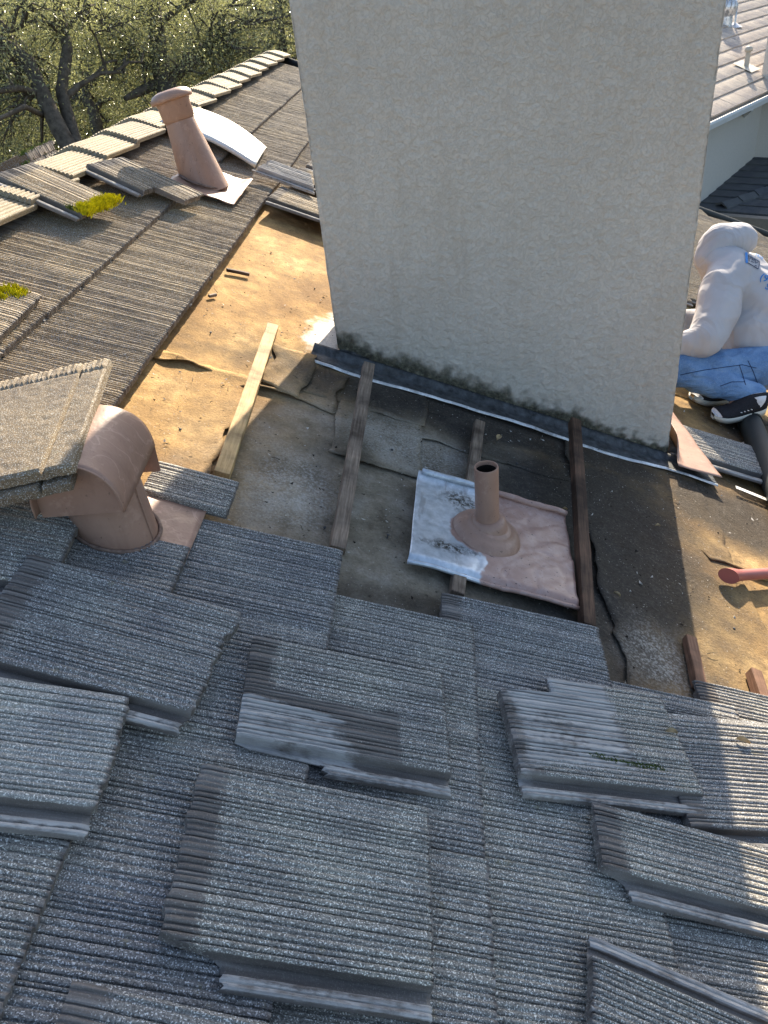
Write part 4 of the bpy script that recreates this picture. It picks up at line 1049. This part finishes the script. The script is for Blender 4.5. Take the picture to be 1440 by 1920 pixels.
tree('oak_tree', 'slender crooked oak between the forked oak and the flue',
     [([g, D0, at(175, 212, z3), at(162, 185, z3), at(160, 160, z3), at(168, 120, z3), at(180, 60, z3)], [.13, .10, .09, .085, .075, .05, .03]),
      ([at(176, 212, z3), at(190, 190, z3), at(210, 185, z3 - .2)], [.05, .04, .02]),
      ([at(160, 165, z3), at(190, 145, z3), at(225, 150, z3), at(250, 165, z3)], [.05, .035, .03, .012])],
     [(at(190, 120, z3), (1.2, 1.0, .8)), (at(220, 60, z3 + .5), (1.4, 1.0, .8)), (at(120, 200, z3 + .5), (1.2, .9, .6))], 17000, 'leaf2', 9, 60)
k = 0
for (px_, py_, z_, sp) in ((40, 120, 15.5, 1.0), (150, 60, 16.5, 1.1), (270, 110, 15, 1.0), (370, 70, 16, 1.0), (470, 70, 15, 1.0), (520, 30, 12.5, 1.0), (-90, 60, 15, 1.1), (590, 10, 13.5, 1.2), (90, -40, 18, 1.2), (400, -30, 19, 1.2)):
    c0 = at(px_, py_, z_); g = gbase(c0 + Vector((0, 0, 0))); mid = g.lerp(c0, .6); k += 1
    where = ('behind the forked oak on the left', 'above the slender crooked oak', 'left of the flue cap', 'above the flue cap', 'above the far ridge caps', 'against the upper left chimney edge', 'outside the left picture edge', 'hidden behind the chimney top', 'highest at the upper left', 'highest above the flue')[k - 1]
    tree('background_tree', 'grey green bushy tree ' + where, [([g, mid, c0, c0 + Vector((.2, 0, 1.2))], [.16, .11, .07, .03])],
         [(c0, (1.7 * sp, 1.3 * sp, 1.4 * sp)), (c0 + Vector((0, .3, -1.6)), (1.6 * sp, 1.2, 1.2))], 18000, 'leaf2' if k % 2 else 'brush', 20 + k, 60, .075, 'trees on the slope beyond')
# brush covering the hillside
mb = MB(); r = random.Random(12)
for i in range(60000):
    a_ = r.uniform(rad(-38), rad(14)); d_ = 13 + 30 * r.random() ** .8; x = math.sin(a_) * d_; y = math.cos(a_) * d_
    p = Vector((x, y, ground_z(x, y) + 3.6 * r.random() * (.5 + .5 * nz(x, y, 3, .4)) ** .5)); s_ = .10 * r.uniform(.6, 1.3) * (.6 + d_ / 40)
    n_ = Vector((r.gauss(0, 1), r.gauss(0, 1), r.gauss(.4, .8))).normalized(); q_ = n_.orthogonal().normalized(); w_ = n_.cross(q_)
    mb.add([p - q_ * s_ * .5, p + w_ * s_ * .22, p + q_ * s_ * .5, p - w_ * s_ * .22], [(0, 1, 2, 3)])
o = mb.build('hillside_brush', M['brush']); o['kind'] = 'stuff'; o['label'] = 'dense green brush covering the hillside'; o['category'] = 'brush'

# ------------------------------------------------------------------ crouching person
def skin(name, joints, edges, root, sub=2, folds=0., fk=7.):
    keys = list(joints); m = bpy.data.meshes.new(name); m.from_pydata([tuple(joints[k][0]) for k in keys], [(keys.index(a), keys.index(b)) for a, b in edges], []); m.update()
    o = bpy.data.objects.new(name, m); COL.objects.link(o)
    o.modifiers.new('skin', 'SKIN'); sv = m.skin_vertices[0].data
    for i, k in enumerate(keys):
        r = joints[k][1]; sv[i].radius = r if isinstance(r, tuple) else (r, r); sv[i].use_root = (k == root)
    s = o.modifiers.new('sub', 'SUBSURF'); s.levels = sub; s.render_levels = sub
    dg = bpy.context.evaluated_depsgraph_get(); me = bpy.data.meshes.new_from_object(o.evaluated_get(dg))
    bpy.data.objects.remove(o)
    if folds:
        nr = [v.normal.copy() for v in me.vertices]
        for v, n_ in zip(me.vertices, nr):
            q = v.co; a_ = noise.noise(Vector((q.x * fk, q.y * fk, q.z * fk * 2.2 + 1.5 * noise.noise(q * 4)))); v.co = q + n_ * folds * (1 - 2 * abs(a_)) 
    me.polygons.foreach_set('use_smooth', [True] * len(me.polygons)); me.materials.clear(); return me
zf_ = (rw(*onroof(1335, 778, .03), .03) - CAM).dot(AF)      # depth of the near foot
def K(px, py, dz): return at(px, py, zf_ + dz)
J = dict(pel=(K(1446, 672, .22), .13), hipn=(K(1432, 684, .12), .085), kn=(K(1262, 690, .02), .062), an=(K(1405, 742, .0), .045),
         hipf=(K(1440, 662, .34), .085), kf=(K(1248, 672, .36), .062), af=(K(1352, 736, .26), .045))
body_j = dict(pel=(J['pel'][0], .12), hipn=(J['hipn'][0], .07), kn=(J['kn'][0], .05), an=(J['an'][0], .036), toen=(K(1345, 785, -.02), .03),
              hipf=(J['hipf'][0], .07), kf=(J['kf'][0], .05), af=(J['af'][0], .036), toef=(K(1300, 748, .24), .03),
              sp=(K(1434, 612, .22), .11), ch=(K(1404, 545, .20), .13), nk=(K(1376, 500, .20), .055), hd0=(K(1364, 480, .20), .060), hd1=(K(1357, 462, .20), .068), hd2=(K(1352, 450, .20), .040), nose=(K(1338, 468, .20), .012),
              shn=(K(1356, 532, .06), .06), eln=(K(1318, 652, -.05), .042), wrn=(K(1240, 640, .02), .028), pan=(K(1212, 636, .04), .032),
              shf=(K(1398, 512, .38), .06), elf=(K(1330, 610, .45), .042), wrf=(K(1262, 600, .40), .028), paf=(K(1236, 604, .38), .032))
be = [('pel', 'hipn'), ('hipn', 'kn'), ('kn', 'an'), ('an', 'toen'), ('pel', 'hipf'), ('hipf', 'kf'), ('kf', 'af'), ('af', 'toef'), ('pel', 'sp'), ('sp', 'ch'), ('ch', 'nk'), ('nk', 'hd0'), ('hd0', 'hd1'), ('hd1', 'hd2'), ('hd1', 'nose'),
      ('ch', 'shn'), ('shn', 'eln'), ('eln', 'wrn'), ('wrn', 'pan'), ('ch', 'shf'), ('shf', 'elf'), ('elf', 'wrf'), ('wrf', 'paf')]
for sd in 'nf':
    pa = body_j['pa' + sd][0]; dv = (pa - body_j['wr' + sd][0]).normalized(); up = Vector((0, 0, 1)); sv_ = dv.cross(up).normalized()
    for q, (o_, l_) in enumerate(((-.030, .075), (-.011, .09), (.009, .085), (.028, .065))):
        a_ = pa + dv * .025 + sv_ * o_; b_ = a_ + dv * l_ * .5 - up * .01; c_ = b_ + dv * l_ * .3 - up * .03
        for nm, p_ in (('a', a_), ('b', b_), ('c', c_)): body_j['f%s%d%s' % (sd, q, nm)] = (p_, .0085)
        be += [('pa' + sd, 'f%s%da' % (sd, q)), ('f%s%da' % (sd, q), 'f%s%db' % (sd, q)), ('f%s%db' % (sd, q), 'f%s%dc' % (sd, q))]
    a_ = pa - sv_ * .035 - up * .01; b_ = a_ + dv * .04 - sv_ * .02 - up * .02
    body_j['t%sa' % sd] = (a_, .010); body_j['t%sb' % sd] = (b_, .009); be += [('wr' + sd, 't%sa' % sd), ('t%sa' % sd, 't%sb' % sd)]
person = link('person', skin('person', body_j, be, 'pel', 2)); person.data.materials.append(M['skin'])
tag(person, 'person crouching right of the chimney in a pale hooded sweatshirt, blue jeans and black shoes', 'person')
def cloth(name, chains, mat, voxel=.012, smooth=5, folds=.005, fk=9.):
    """one closed cloth surface over chains of (px, py, depth offset, radius) joints"""
    bm = bmesh.new()
    for ch in chains:
        for (a_, b_) in zip(ch, ch[1:]):
            p_, q_ = K(*a_[:3]), K(*b_[:3]); n_ = max(3, int((q_ - p_).length / .018))
            for i in range(n_ + 1):
                f_ = i / n_; bmesh.ops.create_icosphere(bm, subdivisions=2, radius=a_[3] + (b_[3] - a_[3]) * f_, matrix=Matrix.Translation(p_.lerp(q_, f_)))
    m = bpy.data.meshes.new(name); bm.to_mesh(m); bm.free(); o = bpy.data.objects.new(name, m); COL.objects.link(o)
    rm = o.modifiers.new('r', 'REMESH'); rm.mode = 'VOXEL'; rm.voxel_size = voxel
    sm = o.modifiers.new('s', 'SMOOTH'); sm.factor = .5; sm.iterations = smooth
    me = bpy.data.meshes.new_from_object(o.evaluated_get(bpy.context.evaluated_depsgraph_get())); bpy.data.objects.remove(o)
    nr = [v.normal.copy() for v in me.vertices]
    for v, n_ in zip(me.vertices, nr):
        q = v.co; w_ = noise.noise_vector(q * 5) * .06
        a_ = noise.noise(Vector((q.x * fk * .55, q.y * fk * .55, q.z * fk)) + w_ * fk); b_ = noise.noise(q * 3.1)
        v.co = q + n_ * (folds * (1 - 3.2 * abs(a_)) + folds * .8 * b_)
    me.polygons.foreach_set('use_smooth', [True] * len(me.polygons)); me.materials.clear(); me.materials.append(M[mat])
    link(name, me, person); return me
hm = cloth('sweatshirt', [
    [(1392, 540, .18, .150), (1424, 585, .20, .185), (1452, 636, .22, .182)],
    [(1424, 585, .20, .170), (1404, 622, .17, .140), (1446, 650, .2, .15)],
    [(1392, 540, .18, .150), (1366, 512, .17, .125), (1344, 494, .18, .098)],
    [(1368, 520, .12, .115), (1350, 542, .06, .104), (1343, 592, .02, .104), (1322, 638, -.04, .080), (1282, 650, .0, .064), (1240, 642, .02, .048)],
    [(1392, 520, .28, .12), (1404, 512, .36, .10), (1336, 606, .44, .08), (1270, 600, .40, .055)]], 'hoodie', .011, 4, .0055, 8)
cloth('hood', [[(1325, 486, .18, .062), (1346, 457, .18, .090), (1384, 447, .18, .078), (1402, 454, .18, .048)], [(1350, 452, .18, .085), (1376, 434, .18, .045)]], 'hoodie', .009, 5, .006, 11)
jm = cloth('jeans', [
    [(1446, 674, .22, .150), (1425, 688, .12, .108), (1340, 692, .05, .088), (1262, 692, .02, .078)], [(1262, 692, .02, .076), (1338, 718, .0, .066), (1390, 734, .0, .054), (1414, 739, .0, .050)],
    [(1446, 670, .24, .14), (1440, 664, .34, .10), (1248, 676, .36, .076)], [(1248, 676, .36, .072), (1300, 708, .30, .066), (1346, 733, .26, .052)]], 'denim', .010, 3, .0065, 13)
# seams on the jeans, back pocket
bvj = BVHTree.FromPolygons([v.co for v in jm.vertices], [p_.vertices for p_ in jm.polygons])
bvh = BVHTree.FromPolygons([v.co for v in hm.vertices], [p_.vertices for p_ in hm.polygons])
def drape(bv, px, py, off=.003):
    d = (at(px, py, 1) - CAM).normalized(); h = bv.ray_cast(CAM, d)
    return (h[0] + h[1] * off) if h[0] is not None else None
M['thread'] = plain('dark_seam', (.02, .035, .08), .9, .1)
for pts in ([(1275, 703), (1320, 694), (1362, 688), (1392, 684), (1418, 690)], [(1386, 684), (1392, 702), (1398, 722)], [(1402, 676), (1412, 696), (1420, 718)], [(1350, 724), (1372, 716), (1396, 716)]):
    pts = [(a_[0] + (b_[0] - a_[0]) * k_ / 8, a_[1] + (b_[1] - a_[1]) * k_ / 8) for a_, b_ in zip(pts, pts[1:]) for k_ in range(8)] + [pts[-1]]
    q_ = [drape(bvj, *p_, .0006) for p_ in pts]; q_ = [p_ for p_ in q_ if p_ is not None]
    if len(q_) > 1: mb = MB(); mb.tube(q_, .0017, 6); mb.build('seam', M['thread'], person)
# print on the back of the sweatshirt
def print_poly(name, quads, mat):
    mb = MB()
    for pts in quads:
        w_ = [drape(bvh, *p_) for p_ in pts]
        if all(p_ is not None for p_ in w_): mb.add(w_, [tuple(range(len(w_)))])
    if mb.v: mb.build(name, M[mat], person)
def strip(p_, q_, w=1.6):
    dx, dy = q_[0] - p_[0], q_[1] - p_[1]; l = math.hypot(dx, dy); nx_, ny_ = -dy / l * w / 2, dx / l * w / 2
    n_ = max(1, int(l / 5)); out = []
    for i in range(n_):
        a_, b_ = i / n_, (i + 1) / n_
        out.append([(p_[0] + dx * a_ + nx_, p_[1] + dy * a_ + ny_), (p_[0] + dx * b_ + nx_, p_[1] + dy * b_ + ny_), (p_[0] + dx * b_ - nx_, p_[1] + dy * b_ - ny_), (p_[0] + dx * a_ - nx_, p_[1] + dy * a_ - ny_)])
    return out
print_poly('printed_logo', strip((1398.5, 474), (1399.5, 494), 4.5), 'blueprint')
lg = strip((1401, 493), (1421, 505)) + strip((1402, 478), (1404, 491), 1.2) + strip((1403, 480), (1424, 492), 1.2) + strip((1421, 505), (1424, 492), 1.2)
for a_, b_ in (((1405, 486), (1408, 482)), ((1408, 482), (1411, 489)), ((1411, 489), (1415, 486)), ((1415, 486), (1416, 494)), ((1416, 494), (1421, 492)), ((1407, 490), (1413, 493)), ((1414, 498), (1419, 500))): lg += strip(a_, b_, 1.3)
print_poly('printed_logo', lg, 'darkprint')
def text_print(txt, px, py, size, ang, mat):
    cu = bpy.data.curves.new('t', 'FONT'); cu.body = txt; cu.size = size; cu.resolution_u = 3; cu.offset = size * .012
    to = bpy.data.objects.new('t', cu); COL.objects.link(to); dg = bpy.context.evaluated_depsgraph_get(); me = bpy.data.meshes.new_from_object(to.evaluated_get(dg)); bpy.data.objects.remove(to)
    ca_, sa_ = math.cos(rad(ang)), math.sin(rad(ang)); ok = {}
    for v in me.vertices:
        x, y = v.co.x, -v.co.y; p_ = drape(bvh, px + x * ca_ - y * sa_, py + x * sa_ + y * ca_)
        if p_ is not None: ok[v.index] = p_
    fs = [tuple(p_.vertices) for p_ in me.polygons if all(i in ok for i in p_.vertices)]
    if fs:
        ids = sorted(ok); mp = {k: i for i, k in enumerate(ids)}
        link('printed_text', mesh('printed_text', [ok[i] for i in ids], [tuple(mp[i] for i in f_) for f_ in fs], M[mat]), person)
text_print('(9', 1423, 523, 19, 28, 'blueprint'); text_print('1', 1438, 510, 15, 28, 'blueprint'); text_print('S', 1433, 541, 17, 28, 'blueprint')
text_print('1910', 1414, 480, 8, 30, 'blueprint')
# shoes
def shoe(toe, heel, label):
    ax = (toe - heel); L = ax.length; ax.normalize(); up = (N - ax * N.dot(ax)).normalized(); sd = up.cross(ax)
    root = empty('shoe_frame'); bpy.data.objects.remove(root)
    F = Matrix(((ax.x, sd.x, up.x, heel.x), (ax.y, sd.y, up.y, heel.y), (ax.z, sd.z, up.z, heel.z), (0, 0, 0, 1)))
    def wid(t): return (.034 + .016 * sstep(.25, .7, t)) * (max(0, 1 - ((t - .5) / .505) ** 6)) ** .5 + .001
    def ring(t, z, k=1.): return [F @ Vector((t * L, wid(t) * k * s_, z)) for s_ in (-1, 1)]
    def loft(prof, name, mat, par, nn=24, ts=(0., 1.)):
        mb = MB(); m_ = len(prof)
        for i in range(nn + 1):
            t = ts[0] + (ts[1] - ts[0]) * i / nn
            for (k, zf2) in prof: mb.v.append(F @ Vector((t * L, wid(t) * k, zf2(t))))
        for i in range(nn):
            for j in range(m_): a_ = i * m_ + j; b_ = i * m_ + (j + 1) % m_; mb.f.append((a_, b_, b_ + m_, a_ + m_))
        mb.f.append(tuple(range(m_))); mb.f.append(tuple(nn * m_ + j for j in range(m_))[::-1]); return mb.build(name, mat, par, smooth=True)
    s0 = lambda t: .012 * sstep(.75, 1, t) + .004 * sstep(.2, 0, t); s1 = lambda t: .030 + .008 * sstep(.75, 1, t) + .008 * sstep(.3, 0, t)
    top = lambda t: .105 - .052 * sstep(.25, .80, t) - .022 * sstep(.85, 1, t)
    so_ = loft([(-.96, s0), (.96, s0), (1.06, s1), (-1.06, s1)], 'sole', M['rubber'], person)
    up_ = loft([(-1.0, s1), (1.0, s1), (.98, lambda t: s1(t) + (top(t) - s1(t)) * .45), (.72, lambda t: s1(t) + (top(t) - s1(t)) * .85), (.25, top), (-.25, top), (-.72, lambda t: s1(t) + (top(t) - s1(t)) * .85), (-.98, lambda t: s1(t) + (top(t) - s1(t)) * .45)], 'shoe_upper', M['shoe'], person)
    loft([(-1.02, s1), (1.02, s1), (.99, lambda t: s1(t) + (top(t) - s1(t)) * .45 + .002), (.5, lambda t: top(t) + .001), (-.5, lambda t: top(t) + .001), (-.99, lambda t: s1(t) + (top(t) - s1(t)) * .45 + .002)], 'toe_cap', M['sock'], person, 8, (.91, .99))
    for q in range(4):
        for s_ in (-1, 1):
            t = .35 + .07 * q; mb = MB(); z = s1(t) + .018
            mb.add([F @ Vector(((t + a_) * L, s_ * (wid(t) + .0015), z + b_)) for a_, b_ in ((0, 0), (.035, .004), (.037, .009), (.002, .005))], [(0, 1, 2, 3)]); mb.build('shoe_mark', M['sock'], person)
    mb = MB(); mb.lathe([(.034, -.02), (.035, .01), (.032, .025), (.0, .028)], 20, F @ Matrix.Translation((L * .20, 0, .075))); mb.build('sock', M['sock'], person, smooth=True)
shoe(rw(*onroof(1334, 788, .015), .015), K(1434, 772, .0), 'near')
shoe(rw(*onroof(1292, 752, .015), .015), K(1380, 752, .26), 'far')
